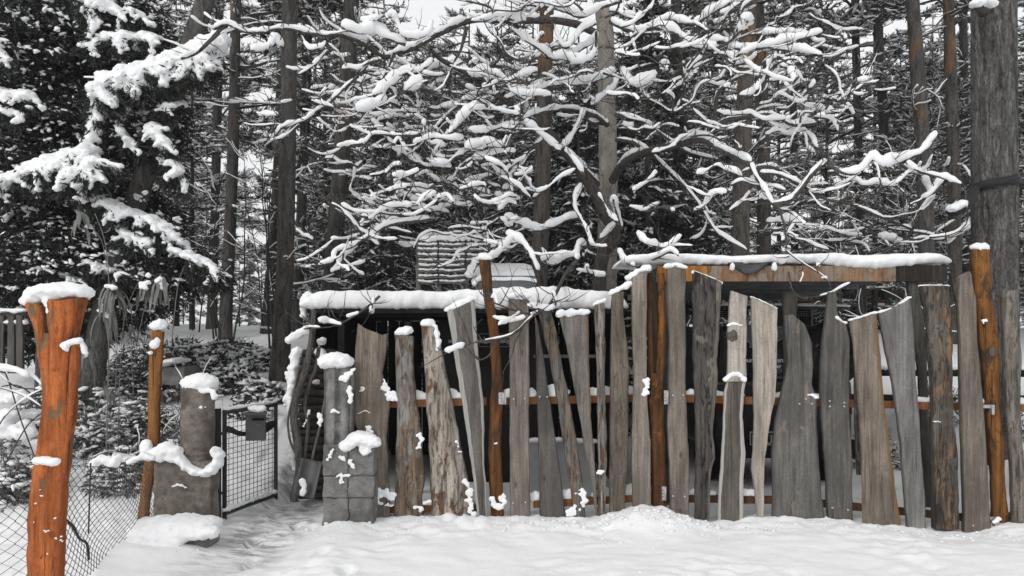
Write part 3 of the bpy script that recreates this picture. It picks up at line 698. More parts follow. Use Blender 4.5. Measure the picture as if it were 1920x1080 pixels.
b14 = board('plank', g2, [(1370, 545), (1367, 570), (1365, 600), (1363, 620), (1364, 650), (1362, 700), (1360, 715)], [(1401, 556), (1398, 600), (1400, 630), (1398, 670), (1400, 700), (1398, 715)], M['m'], d=6.93, label='white stripped upper part of a plank with a snowy ledge')
board('plank', g2, [(1363, 700), (1357, 740), (1355, 800), (1352, 850), (1348, 900), (1345, 978)], [(1399, 700), (1394, 740), (1392, 780), (1397, 850), (1394, 900), (1393, 978)], M['m2'], d=6.95, n=4, T=[(0, 12), (.4, 0), (1, 8)], label='dark plank bared to white wood along its edges')
blob('ledge_snow', lumps_line([(1360, 712), (1372, 702), (1385, 702), (1397, 714)], 6.91, 5, 12, .35, .8, .02) + lumps_line([(1364, 610), (1375, 606), (1390, 610)], 6.91, 4, 8, .3, .8, .015), b14, .009)
mb = MB(); mb.tube([W(1362, 628, 6.925), W(1380, 629, 6.905)], .03, 8); mb.ball(W(1374, 630, 6.915), (.048, .02, .06), 0, .2, 2); part('knot', mb, M['f'], b14)
bolts(g2, [(1366, 742), (1386, 742)])
b15 = board('plank', g2, [(1408, 558), (1410, 620), (1412, 700), (1413, 780), (1412, 850), (1408, 880), (1415, 920), (1420, 980)], [(1457, 580), (1456, 640), (1455, 700), (1452, 750), (1445, 780), (1438, 830), (1431, 870), (1432, 920), (1430, 980)], M['n'], d=6.94, label='pale plank with two knots that narrows to its foot')
cap(b15, [(1409, 557), (1432, 567), (1456, 579)], 2.2, 22, .8, vox=.008)
b16 = board('plank', g2, [(1470, 594), (1472, 640), (1476, 678), (1473, 695), (1463, 740), (1452, 790), (1446, 850), (1448, 920), (1446, 985)], [(1486, 590), (1508, 608), (1521, 640), (1524, 680), (1521, 720), (1530, 745), (1531, 800), (1535, 870), (1540, 930), (1546, 978)], M['o'], rows=60,
            T=[(0, 0), (.5, -2), (1, 0)], B=[(0, 0), (.35, 0), (.4, 10), (.6, 6), (.75, 12), (1, 8)], label='widest grey plank, blade-shaped above and broad below')
bolts(g2, [(1499, 757), (1522, 757), (1511, 748)])
blob('snow_ledge', lumps_line([(1516, 741), (1524, 740), (1530, 745)], 6.95, 4, 6), b16, .009)
b17 = board('plank', g2, [(1553, 548), (1548, 580), (1540, 640), (1536, 700), (1537, 760), (1542, 820), (1548, 900), (1551, 985)], [(1566, 548), (1568, 590), (1585, 605), (1592, 640), (1591, 700), (1592, 780), (1596, 850), (1598, 985)], M['p'], rows=50, label='dark grey plank with a narrow neck')
bolts(g2, [(1556, 752), (1556, 762), (1583, 755), (1583, 762), (1561, 952), (1590, 956)])
blob('snow_ledge', lumps_line([(1568, 594), (1578, 603), (1588, 606)], 6.95, 3, 8), b17, .009)
board('plank', g2, [(1600, 610), (1601, 700), (1602, 800), (1606, 890)], [(1612, 610), (1613, 700), (1614, 800), (1616, 890)], M['l'], d=6.99, depth=.015, label='dark bark strip behind a slanted plank')
b18 = board('plank', g2, [(1593, 602), (1600, 650), (1606, 720), (1610, 780), (1614, 850), (1616, 900), (1618, 985)], [(1642, 588), (1648, 650), (1655, 740), (1665, 820), (1678, 920), (1689, 992)], M['q'], d=6.93, depth=.025, label='slanted tan plank with orange bark down its right edge')
cap(b18, [(1594, 600), (1618, 593), (1641, 586)], 3, 18, .8, vox=.008)
b19 = board('plank', g2, [(1646, 588), (1660, 660), (1672, 720), (1682, 790), (1690, 860), (1695, 930), (1700, 996)], [(1706, 558), (1712, 620), (1715, 700), (1722, 780), (1726, 850), (1732, 920), (1735, 996)], M['r'], d=6.94, depth=.025, label='broad silver-grey plank with a curved sloping top', T=[(0, 0), (.5, 6), (1, 0)])
cap(b19, [(1647, 586), (1678, 577), (1705, 557)], 3, 20, .8, vox=.008)
b21 = board('log', g2, [(1724, 537), (1735, 600), (1740, 680), (1745, 720), (1745, 800), (1746, 900), (1747, 990)], [(1778, 537), (1782, 600), (1783, 700), (1786, 780), (1793, 850), (1797, 990)], M['s'], d=6.93, n=2.8, depth=.06, wav=1.8, label='thick log with rust-coloured stripped wood')
cap(b21, [(1725, 536), (1750, 535), (1777, 536)], 2.4, 22, .8, vox=.008); patch_snow('snow_patch', lumps_line([(1750, 790), (1762, 790)], 6.87, 3, 4, .2, .6, .02), b21, .008)
b22 = board('plank', g2, [(1796, 512), (1793, 560), (1797, 640), (1798, 720), (1800, 800), (1804, 900), (1806, 1010)], [(1820, 508), (1828, 560), (1830, 640), (1838, 720), (1845, 800), (1850, 880), (1856, 1010)], M['t'], d=6.92, depth=.028, T=[(0, 10), (.35, 2), (.6, -4), (.85, 2), (1, 14)], label='long knotty plank with a rough pointed top')
bolts(g2, [(1815, 763), (1824, 985)], 6.9)
mb = MB(); mb.box(W(1852, 762, 6.94), .10, .03, .03); mb.box(W(1860, 768, 6.93), .025, .04, .09); part('latch', mb, STEEL, g2, smooth=False)
mb = MB(); mb.box(W(1858, 972, 6.94), .09, .03, .03); mb.box(W(1865, 980, 6.93), .02, .04, .08); part('latch', mb, STEEL, g2, smooth=False)
P5 = orange_post('p', 'knotty orange post with a round snow cap in front of the big strapped pine', [(1820, 468), (1825, 550), (1832, 620), (1840, 700), (1848, 780), (1855, 870), (1860, 992)], [(1853, 468), (1858, 550), (1868, 620), (1873, 700), (1872, 760), (1880, 830), (1882, 900), (1890, 992)],
                 wood_mat('knotty_orange', (.27, .115, .032), (.13, .055, .018), patch=((.09, .055, .03), (.05, .033, .022)), pt=.56, **OP), 7.02)
blob('snow_cap', [pb(1836, 463, 7.02, 18, 8, .08), pb(1838, 467, 7.02, 16, 8, .08)], P5, .012)
patch_snow('snow_patch', [pb(1842, 603, 6.93, 6, 6, .015), pb(1848, 600, 6.93, 4, 4, .015)], P5, .008)
mb = MB(); mb.ball(W(1860, 660, 6.935), (.028, .012, .055), 0, .2, 2); part('knot', mb, M['f'], P5)
fr = thing('plank_fence', 'short run of fence right of the knotty orange post, ending at the picture edge', 'fence', (X(1900, 7), 7, 0), 'runs of the rough plank fence')
rail(fr, 1883, 2060, 764, 768, RAILW, sr=9); rail(fr, 1883, 2060, 968, 970, RAILW, sr=12)
board('log', fr, [(1876, 545), (1878, 620), (1880, 700), (1885, 780), (1892, 860), (1896, 990)], [(1905, 545), (1910, 620), (1914, 680), (1910, 740), (1915, 820), (1925, 990)], M['u'], d=6.95, n=2.4, depth=.05, wav=2, label='pale knobbly log')
board('plank', fr, [(1938, 560), (1940, 985)], [(1985, 575), (1990, 985)], M['e']); board('plank', fr, [(2000, 540), (1998, 985)], [(2035, 548), (2040, 985)], M['j'])
patch_snow('foot_snow', lumps_line([(1866, 978), (1874, 972)], 6.9, 6, 5, .3, .8, .04), P5, .014)

# carport posts seen between planks
lp = board('log_post', cp, [(1466, 548), (1468, 600), (1470, 990)], [(1496, 548), (1492, 600), (1490, 990)], wm('log_post_dark', .55, (1.05, 1, .95)), d=7.62, n=2, depth=None, wav=1.6)
board('log_post', cp, [(1700, 529), (1712, 640), (1720, 700), (1725, 800), (1730, 950)], [(1720, 529), (1736, 640), (1740, 750), (1744, 850), (1748, 950)], M['p'], d=7.5, n=2, depth=None, wav=1.6)
board('log_post', cp, [(1236, 529), (1236, 950)], [(1256, 529), (1256, 950)], M['p'], d=7.5, n=2, depth=None)

# ================================================================ foreground orange posts, pillars, step, gate
PA = thing('wooden_post', 'thick bright orange tree-fork post topped with a wide snow cap, nearest on the left', 'post', (X(95, 4.6), 4.6, 0), 'orange wooden posts')
sh = board('shaft', PA, [(76, 625), (78, 660), (84, 720), (82, 780), (72, 840), (64, 880), (60, 930), (56, 965), (55, 1080), (54, 1145)], [(136, 625), (147, 660), (144, 740), (140, 790), (132, 850), (127, 900), (122, 960), (120, 1000), (118, 1080), (117, 1145)], POSTA, d=4.6, n=2, depth=None, wav=2, rows=60, K=32)
board('fork_arm', PA, [(88, 561), (96, 590), (103, 640), (105, 690)], [(160, 559), (146, 610), (134, 645), (128, 690)], POSTA, d=4.59, n=2.6, depth=.10, rows=30, K=28, T=[(0, 6), (.1, -2), (.5, 6), (1, 0)], wav=1.5)
board('fork_arm', PA, [(56, 571), (62, 590), (74, 620), (84, 690)], [(92, 569), (98, 600), (104, 640), (112, 690)], POSTA, d=4.60, n=2.4, depth=.09, rows=30, K=28, wav=1.5, T=[(0, 6), (.3, -2), (1, 4)])
board('stub', PA, [(72, 646), (76, 680), (80, 740), (82, 780)], [(86, 645), (92, 680), (98, 740), (98, 780)], POSTB, d=4.585, n=2, depth=None, wav=1)
board('stub', PA, [(118, 646), (118, 700), (120, 780)], [(148, 640), (146, 700), (139, 780)], POSTA, d=4.58, n=2.3, depth=None, wav=1)
blob('snow_cap', lumps_line([(58, 566), (75, 556), (100, 548), (130, 545), (156, 547)], 4.6, 15, 26, .12, .85, .10) + [pb(108, 548, 4.6, 56, 16, .15), pb(120, 541, 4.6, 38, 12, .12)] + lumps_line([(92, 562), (96, 576), (95, 585)], 4.53, 9, 6, .3, 1.2, .04) + [pb(56, 566, 4.58, 11, 9, .08)], PA, .013, .06)
blob('ledge_snow', lumps_line([(120, 648), (132, 641), (150, 639)], 4.52, 7, 9, .2, .85, .04) + [pb(124, 654, 4.5, 5, 6, .03)], PA, .01)
blob('ledge_snow', lumps_line([(75, 644), (84, 643)], 4.55, 3.5, 4, .2, .5, .03), PA, .01)
blob('wire_snow', lumps_line([(70, 862), (90, 864), (106, 867)], 4.47, 8.5, 9, .15, .9, .04), PA, .011)
for q in range(26):
    px, py = random.uniform(62, 118), random.uniform(905, 1040)
    if q % 2: continue
    patch_snow('snow_fleck', [pb(px, py, 4.6 - .095, 3.2, 2.4, .012), pb(px + 2, py - 1, 4.6 - .095, 2.2, 2, .01)], PA, .007)
PB = orange_post('p', 'slender leaning orange post with a small snow cap behind the wire fence', [(284, 620), (280, 680), (277, 740), (278, 790), (275, 850), (264, 920), (256, 985)], [(308, 622), (304, 680), (301, 740), (300, 800), (299, 850), (285, 920), (276, 985)], POSTB, 6.75)
blob('snow_cap', [pb(297, 611, 6.75, 16, 10, .08), pb(300, 607, 6.75, 12, 9, .07)], PB, .012)
blob('ledge_snow', [pb(290, 645, 6.66, 10, 9, .04), pb(282, 661, 6.68, 5, 4, .03), pb(294, 640, 6.67, 7, 7, .04)], PB, .01)
blob('ledge_snow', lumps_line([(276, 832), (272, 845), (278, 852)], 6.65, 10, 6, .3, .9, .05), PB, .012)

ST1 = stone_mat('brown_stone', (.27, .235, .205), (.115, .098, .085), 14); ST2 = stone_mat('grey_stone', (.27, .265, .25), (.14, .138, .132)); ST3 = stone_mat('tawny_stone', (.24, .17, .11), (.13, .095, .065))
def stone(name, parent, x0, x1, y0, y1, d, dep, m_, chip=.012):
    a, b_ = W(x0, y1, d), W(x1, y0, d); bm_ = bmesh.new(); bmesh.ops.create_cube(bm_, size=1)
    bmesh.ops.subdivide_edges(bm_, edges=bm_.edges, cuts=24, use_grid_fill=True)
    c = Vector(((a.x + b_.x) / 2, d + dep / 2, (a.z + b_.z) / 2)); s_ = Vector((b_.x - a.x, dep, b_.z - a.z)); sd = random.uniform(0, 50)
    r = .035 * min(s_)
    for v in bm_.verts:
        q = Vector((v.co.x * s_.x, v.co.y * s_.y, v.co.z * s_.z)); inn = Vector([max(-s_[i] / 2 + r, min(s_[i] / 2 - r, q[i])) for i in range(3)])
        e = q - inn
        if e.length > 1e-6: q = inn + e.normalized() * min(e.length, r)
        p = q + c; n_ = noise.noise(p * 5 + Vector((sd, 0, 0))) * chip + noise.noise(p * 17 + Vector((sd, 0, 0))) * chip * .7 + noise.noise(p * 48 + Vector((sd, 0, 0))) * chip * .4 - max(0, noise.noise(p * 9 + Vector((0, sd, 0))) - .25) * chip * 3
        v.co = p + q.normalized() * n_
    mb = MB(); bm_.verts.ensure_lookup_table(); mb.v = [v.co.copy() for v in bm_.verts]; mb.f = [tuple(v.index for v in f.verts) for f in bm_.faces]; mb.m = [0] * len(mb.f); bm_.free()
    return part(name, mb, m_, parent)
SP = thing('stone_pillar', 'fluted grey stone gatepost on squared blocks left of the plank fence', 'pillar', (X(650, 6.75), 6.85, 0), 'stone gateposts')
for x0, x1, y0, y1, dd in ((605, 652, 832, 893, 0), (653, 700, 836, 893, .01), (605, 651, 893, 933, 0), (652, 701, 893, 933, .004), (605, 652, 933, 992, .0), (654, 700, 933, 992, .012)):
    stone('block', SP, x0, x1, y0 + .8, y1 - .8, 6.7 + dd, .26, ST2, .014)
mb = MB(); mb.box(((X(605, 6.72) + X(699, 6.72)) / 2, 6.83, (Z(835, 6.72) + Z(988, 6.72)) / 2), X(699, 6.72) - X(605, 6.72) - .035, .205, Z(837, 6.72) - Z(988, 6.72)); part('mortar', mb, stone_mat('mortar', (.30, .295, .28), (.2, .195, .185), 20), SP, smooth=False)
# fluted shaft
mb = MB(); rows = 26; px0, px1, pya, pyb = 604, 656, 690, 838; prof = []
for j in range(57):
    u_ = -1 + 2 * j / 56; g_ = max(0, math.sin((u_ + .12) * math.pi * 2.15)) ** .6 * (abs(u_) < .93); prof.append((u_, -.115 * (1 - .5 * abs(u_) ** 8) + .042 * g_))
for j in range(9): prof.append((1 - 2 * j / 8, .12))
K = len(prof)
for i in range(rows + 1):
    t = i / rows; y = pya + (pyb - pya) * t; a, b_ = W(px0 + 1 * t, y, 6.72), W(px1 - 3 + 4 * (1 - t), y, 6.72); c = (a + b_) / 2; hw = (b_.x - a.x) / 2
    for j, (u_, q_) in enumerate(prof): mb.v.append(Vector((c.x + hw * u_ + .003 * nz(u_ * 5, y * .05), 6.84 + q_ + .006 * nz(u_ * 6, y * .08) + .004 * nz(u_ * 20, y * .25), c.z)))
for i in range(rows):
    for j in range(K): mb.f.append((i * K + j, (i + 1) * K + j, (i + 1) * K + (j + 1) % K, i * K + (j + 1) % K))
mb.f += [tuple(range(K - 1, -1, -1)), tuple(rows * K + j for j in range(K))]; mb.m = [0] * len(mb.f)
part('fluted_shaft', mb, stone_mat('weathered_shaft', (.34, .335, .32), (.17, .168, .16), 16), SP)
blob('snow_cap', [pb(629, 677, 6.8, 32, 15, .17), pb(612, 679, 6.8, 17, 13, .15), pb(645, 678, 6.8, 18, 14, .15), pb(628, 671, 6.8, 23, 11, .13)], SP, .014, .05)
blob('snow_shoulder', lumps_line([(650, 836), (665, 826), (685, 824), (702, 830)], 6.70, 12, 26, .25, .8, .07) + [pb(677, 820, 6.76, 27, 12, .13)] + lumps_line([(678, 838), (684, 850), (690, 845)], 6.685, 6, 8, .3, 1, .02), SP, .013)
patch_snow('snow_patch', lumps_line([(660, 694), (650, 706), (640, 712)], 6.70, 6, 8, .3, .8, .03), SP, .01)
patch_snow('snow_patch', lumps_line([(654, 725), (657, 738), (658, 750)], 6.72, 5.5, 6, .3, 1, .03), SP, .01)
patch_snow('snow_patch', lumps_line([(623, 770), (633, 773)], 6.71, 5, 4, .3, .8, .02), SP, .01)
patch_snow('snow_patch', lumps_line([(601, 775), (600, 795)], 6.78, 7, 6, .3, 1, .05), SP, .012)
patch_snow('snow_patch', lumps_line([(622, 845), (617, 860)], 6.69, 5, 4, .3, 1, .015) + lumps_line([(640, 858), (645, 862)], 6.69, 5, 3, .3, 1, .015) + lumps_line([(657, 865), (661, 875)], 6.69, 5, 4, .3, 1, .015), SP, .01)
patch_snow('snow_patch', lumps_line([(632, 893), (645, 890), (655, 893)], 6.69, 4.5, 7, .3, .8, .015) + [pb(640, 902, 6.69, 6, 6, .012)], SP, .01)

SQ = thing('stone_pillar', 'round brown stone column on a big square block with a snow collar, beside the iron gate', 'pillar', (X(347, 6.7), 6.75, 0), 'stone gateposts')
stone('base_block', SQ, 287, 395, 866, 985, 6.60, .20, ST1, .018)
mb = MB(); K = 96
for i in range(73):
    t = i / 72; y = 722 + (872 - 722) * t; c = W(371.5 - 1.5 * t, y, 6.75); r = 30 * 6.75 / F * (1 - .04 * (abs(t - .8) < .03) + .10 * (t > .86) * -1)
    for j in range(K):
        a = 2 * math.pi * j / K; rr = r * (1 + .035 * nz(math.cos(a) * 2, math.sin(a) * 2, t * 5) + .02 * nz(math.cos(a) * 6, math.sin(a) * 6, t * 16) + .012 * nz(math.cos(a) * 14, math.sin(a) * 14, t * 38)); mb.v.append(Vector((c.x + rr * math.cos(a), c.y + rr * math.sin(a), c.z)))
for i in range(72):
    for j in range(K): mb.f.append((i * K + j, (i + 1) * K + j, (i + 1) * K + (j + 1) % K, i * K + (j + 1) % K))
mb.f.append(tuple(range(K - 1, -1, -1))); mb.m = [0] * len(mb.f); part('column', mb, ST3 if False else ST1, SQ)
blob('snow_cap', [pb(375, 718, 6.75, 34, 17, .17), pb(358, 719, 6.75, 17, 15, .14), pb(392, 718, 6.75, 17, 15, .14), pb(376, 711, 6.75, 25, 12, .13)] + lumps_line([(350, 728), (372, 732), (398, 735), (402, 745)], 6.64, 5, 10, .4, .9, .03), SQ, .014, .05)
col_ = []
for a, b_, r in ((285, 857, 9), (296, 850, 15), (312, 842, 17), (330, 846, 13), (338, 862, 10), (350, 875, 10), (368, 884, 10), (385, 886, 11), (398, 880, 12), (408, 868, 12), (410, 853, 11), (404, 845, 9), (325, 858, 13), (305, 858, 11), (345, 868, 9), (360, 880, 8)): col_.append(pb(a, b_, 6.58, r, r * .85, .09))
blob('snow_collar', col_, SQ, .015, .1)
patch_snow('snow_patch', lumps_line([(322, 912), (335, 908), (348, 913)], 6.54, 3.5, 8, .3, .8, .015) + [pb(380, 764, 6.62, 7, 4, .015)], SQ, .009)
SS = thing('stone_step', 'low stone slab buried under a thick snow pad before the brown stone pillar', 'step', (X(325, 6.2), 6.2, 0))
stone('slab', SS, 255, 388, 992, 1030, 6.05, .24, ST2)
blob('snow_pad', lumps_line([(262, 990), (300, 985), (345, 982), (394, 984)], 6.2, 18, 22, .12, .85, .2) + lumps_line([(258, 998), (300, 1004), (396, 1000)], 6.03, 13, 20, .3, .8, .07) + lumps_line([(250, 1012), (290, 1018), (330, 1022)], 5.98, 14, 12, .3, .7, .1), SS, .018, .08)

# iron gate
IG = thing('iron_gate', 'narrow iron gate of wire grid standing open between the stone pillars', 'gate', (X(420, 6.9), 6.9, 0))
def bar(p, q, w, name='bar', parent=None, m_=IRON):
    mb = MB(); mb.tube([p, q], w / 2 * 1.25, 4); return part(name, mb, m_, parent or IG, smooth=False)
ga, gb = Vector((X(421, 6.9), 6.9, 0)), Vector((X(517, 7.75), 7.75, 0))
za0, za1 = Z(970, 6.9), Z(770, 6.9)
U = Vector((0, 0, 1))
mb = MB(); mb.box((X(408, 6.88), 6.88, .5), .05, .05, 1.06); part('hinge_post', mb, IRON, IG, smooth=False)
mb = MB(); mb.box(ga + U * .5, .032, .032, 1.03); part('stile', mb, IRON, IG, smooth=False)
mb = MB(); mb.box(gb + U * .5, .032, .032, 1.03); part('stile', mb, IRON, IG, smooth=False)
bar(ga + U * .995, gb + U * .995, .035, 'top_rail'); bar(ga + U * .06, gb + U * .06, .04, 'bottom_rail')
mb = MB()
for i in range(1, 13):
    p = ga.lerp(gb, i / 13); mb.tube([p + U * .06, p + U * .99], .0028, 4)
for i in range(1, 19):
    z_ = .06 + .93 * i / 19; mb.tube([ga + U * z_, gb + U * z_], .0028, 4)
part('wire_grid', mb, IRON, IG, kind='stuff')
mb = MB()
for i in range(14):
    t = i / 13; p = ga.lerp(gb, t); mb.v += [p + U * (.86 + .02 * math.sin(t * 9) - .10 * ss(0, .3, t) + .06 * t), p + U * (.80 + .03 * math.sin(t * 7) - .10 * ss(0, .3, t) + .05 * t)]
for i in range(13): mb.f.append((2 * i, 2 * i + 1, 2 * i + 3, 2 * i + 2))
mb.m = [0] * 13; o = part('scroll_band', mb, IRON, IG); o.modifiers.new('s', 'SOLIDIFY').thickness = .012
el = []
for i in range(34):
    t = i / 33; p = ga.lerp(gb, t); r = .022 * (1 + .4 * nz(t * 6, 2)); el.append((p + U * (1.012 + r * .6), (r, r, r)))
blob('rail_snow', el, IG, .012)
el = []
for i in range(30):
    t = i / 29; p = ga.lerp(gb, t); r = .028 * (1 + .6 * nz(t * 6, 5)); el.append((p + U * (.08 + r * .5), (r, r, r * .9)))
blob('rail_snow', el, IG, .012)
for z_ in (.25, .8):
    mb = MB(); mb.tube([Vector((X(410, 6.88), 6.88, z_)), Vector((ga.x, ga.y, z_))], .014, 6); part('hinge', mb, IRON, IG)
BX = thing('letter_box', 'dark grey metal letter box hanging on the iron gate with snow on its lid', 'letter box', (X(478, 7.2), 7.2, 0))
GB = plain('box_paint', (.07, .07, .072), .5, .15, 6, .4)
mb = MB(); mb.box(W(480, 799, 7.22), .175, .10, .27, rz=.2); part('body', mb, GB, BX, smooth=False)
mb = MB(); mb.box(W(481, 775, 7.19), .185, .12, .02, rz=.2); part('lid', mb, GB, BX, smooth=False)
mb = MB(); mb.box(W(484, 786, 7.16), .11, .012, .02, rz=.2); part('slot', mb, BLACK, BX, smooth=False)
mb = MB(); mb.box(W(486, 797, 7.16), .05, .012, .012, rz=.2); part('nameplate', mb, SHEET, BX, smooth=False)
blob('snow_cap', [pb(482, 768, 7.2, 17, 7, .06), pb(474, 767, 7.2, 10, 7, .05), pb(490, 766, 7.22, 10, 6, .05)], BX, .011)

# chain link fence
CF = thing('wire_fence', 'sagging chain-link fence between the thick orange post and the brown stone pillar', 'fence', (X(150, 5.3), 5.3, 0))
def fpt(s, h):   # s along (0 = off left, 1 = thick post, 2 = stone pillar), h 0..1 up
    if s < 1: a, b_, t = W(-260, 862, 3.9), W(98, 868, 4.68), s
    else: a, b_, t = W(98, 868, 4.68), W(289, 858, 6.6), s - 1
    p = a.lerp(b_, t); sag = .06 * math.sin(math.pi * t) if s > 1 else .03 * math.sin(math.pi * t)
    top = p.z - sag; g_ = .02
    bul = .05 * math.sin(h * 5 + s * 7) * math.sin(math.pi * t)
    return Vector((p.x + bul * .6, p.y + bul, g_ + (top - g_) * h))
mb = MB(); seglen = [1.25, 2.15]; cell = .07; u0 = 0
import itertools
tot = 1.0 + 2.05
L0, L1 = (W(-260, 862, 3.9) - W(98, 868, 4.68)).length, (W(98, 868, 4.68) - W(289, 858, 6.6)).length
def s_of(x): return x / L0 if x < L0 else 1 + (x - L0) / L1
rowsN = 26; ncol = int((L0 + L1) / (cell * .62))
for i in range(ncol):
    pts = []
    for j in range(rowsN + 1):
        x = (i + (j % 2 if i % 2 == 0 else (j + 1) % 2)) * cell * .62
        # woven pairs: each wire zigzags between neighbouring columns
        pts.append(fpt(min(2, s_of(min(x, L0 + L1))), j / rowsN) + Vector((0, .004 * (1 if (i + j) % 2 else -1), 0)))
    mb.tube(pts, .0030, 3)
part('wire_mesh', mb, WIRE, CF, kind='stuff')
mb = MB(); mb.tube([fpt(i / 30, 1.0) for i in range(61)], .0028, 5); part('top_wire', mb, WIRE, CF)
mb = MB(); p = W(172, 880, 5.45); mb.tube([W(170, 868, 5.45), W(166, 1000, 5.45)], .006, 5); part('stake', mb, IRON, CF)
blob('wire_snow', lumps_line([(175, 873), (190, 858), (205, 868), (215, 872), (222, 857)], 5.7, 8, 14, .3, .8, .05) + lumps_line([(245, 865), (270, 855), (285, 860)], 6.3, 7, 9, .4, .8, .05), CF, .013)
mb = MB(); mb.tube(sm([W(118, 970, 4.9), W(135, 985, 5.0), W(150, 1010, 5.05), W(163, 1020, 5.1), W(166, 1050, 5.1)], 4), [.009] * 17, 6, lump=.5); o = solo('broken_branch', mb, TWIG, W(160, 1075, 5.0), 'broken brown branch caught in the chain-link fence beside the thick orange post', 'branch')
# ================================================================ beside the gate: vine trunk, log stack, shovel
VT = thing('twisted_trunk', 'twisted bare vine trunk climbing to the shed eave beside the stone pillar', 'vine', (X(553, 7.4), 7.4, 0))
VM = bark_mat('vine_bark', (.12, .11, .10), (.06, .055, .05), sc_=1.4, bd=.01)
mb = MB(); pts = [(552, 940), (553, 930), (558, 905), (562, 880), (560, 850), (556, 820), (551, 790), (553, 755), (564, 720), (574, 690), (580, 660), (584, 630), (587, 600), (588, 580)]
P_ = sm([W(a, b_, 7.4) for a, b_ in pts]); mb.tube(P_, [.045 - .018 * i / len(P_) for i in range(len(P_))], 10, lump=.35); part('trunk', mb, VM, VT)
mb = MB(); P_ = sm([W(a, b_, 7.45) for a, b_ in [(563, 900), (572, 850), (578, 800), (572, 760), (580, 720), (592, 690), (598, 650)]]); mb.tube(P_, .02, 8, lump=.4)
P_ = sm([W(a, b_, 7.38) for a, b_ in [(560, 860), (545, 830), (540, 790), (548, 750), (556, 715), (560, 690)]]); mb.tube(P_, .011, 6, lump=.3)
part('side_stem', mb, VM, VT)
blob('snow', lumps_line([(556, 660), (550, 690), (548, 720), (543, 750), (550, 770)], 7.45, 9, 16, .4, .9, .06) + lumps_line([(538, 700), (545, 730), (537, 760)], 7.5, 8, 8, .4) +
     lumps_line([(548, 790), (546, 830), (548, 860), (552, 880)], 7.5, 7, 9, .4) + lumps_line([(540, 640), (560, 625), (575, 620)], 7.5, 8, 8, .4) + lumps_line([(580, 770), (570, 800)], 7.38, 3, 6), VT, .014, .2)
LS = thing('log_stack', 'dark stack of split logs under the shed eave between vine trunk and stone pillar', 'log stack', (X(592, 7.9), 7.9, 0))
LOGM = wood_mat('firewood', (.075, .07, .064), (.04, .037, .034), rough=.6)
random.seed(3)
for r_ in range(19):
    z_ = .05 + r_ * .082
    for c_ in range(2):
        y_ = 7.75 + c_ * .17; a = random.uniform(-.08, .08); rr = random.uniform(.036, .045)
        mb = MB(); ln = random.uniform(.36, .46); cx = X(595, y_) + random.uniform(-.03, .03)
        mb.tube([Vector((cx - ln / 2 + ln * i / 4, y_ + a * (i / 4 - .5), z_ + .012 * nz(i, r_, c_) * 1)) for i in range(5)], rr, 9, lump=.3, seed=r_); part('log', mb, LOGM, LS)
blob('log_snow', [pb(600, 660, 7.7, 12, 9, .08), pb(606, 672, 7.65, 10, 8, .06), pb(592, 716, 7.66, 8, 5, .05), pb(603, 640, 7.7, 9, 8, .08)], LS, .014)
SH = thing('snow_shovel', 'grey snow shovel leaning on the vine trunk with its blade in the snow', 'shovel', (X(580, 7.25), 7.25, 0))
mb = MB(); mb.tube([W(585, 862, 7.18), W(600, 800, 7.35), W(613, 730, 7.5)], .014, 8); part('handle', mb, GREYW, SH)
mb = MB(); n = 8
for i in range(n + 1):
    for j in range(n + 1):
        u, v_ = i / n, j / n; px = 562 + 38 * u + (4 - 16 * v_) + 0; py = 858 + 70 * v_ + 8 * u
        mb.v.append(W(px, py, 7.2 - .10 * v_ + .05 * math.cos((u - .5) * math.pi) * 1.0))
for i in range(n):
    for j in range(n): a = i * (n + 1) + j; mb.f.append((a, a + 1, a + n + 2, a + n + 1))
mb.m = [0] * len(mb.f); o = part('blade', mb, plain('shovel_grey', (.085, .085, .085), .5, .25, 9, .4), SH); o.modifiers.new('s', 'SOLIDIFY').thickness = .006
blob('snow_dusting', lumps_line([(568, 905), (572, 918), (566, 924)], 7.1, 6, 6, .4, 1.2, .012), SH, .01)

# ================================================================ dark off-road vehicle under the carport
PAINT = plain('black_paint', (.010, .010, .011), .35, .2, 3, .4); GLASS = plain('black_glass', (.012, .013, .015), .12, .1, 2, .5); RUB = plain('tyre_rubber', (.012, .012, .012), .85, .2, 20, .1)
CR = thing('parked_car', 'black off-road vehicle with a maple leaf on its rear window parked under the carport', 'car', (X(1470, 8.35), 8.35, 0))
cx0, cx1 = X(1340, 8.35), X(1600, 8.35); cxm = (cx0 + cx1) / 2; cw = cx1 - cx0
def bevbox(name, c, s_, m_, parent, r=.05, taper=0.0, seg=3):
    b_ = bmesh.new(); bmesh.ops.create_cube(b_, size=1)
    for v in b_.verts:
        k_ = 1 - taper * (v.co.z > 0); v.co = Vector((v.co.x * s_[0] * k_, v.co.y * s_[1], v.co.z * s_[2]))
    bmesh.ops.bevel(b_, geom=b_.edges[:], offset=r, segments=seg, profile=.6, affect='EDGES')
    mb = MB(); b_.verts.ensure_lookup_table(); mb.v = [v.co + Vector(c) for v in b_.verts]; mb.f = [tuple(v.index for v in f.verts) for f in b_.faces]; mb.m = [0] * len(mb.f); b_.free()
    return part(name, mb, m_, parent)
bevbox('body', (cxm, 10.3, .80), (cw, 3.9, .85), PAINT, CR, .08); bevbox('cabin', (cxm, 9.75, 1.50), (cw - .06, 2.75, .66), PAINT, CR, .10, .08)
bevbox('rear_window', (cxm - .05, 8.385, 1.47), (cw - .30, .05, .50), GLASS, CR, .02)
bevbox('bumper', (cxm, 8.28, .46), (cw, .16, .2), RUB, CR, .04)
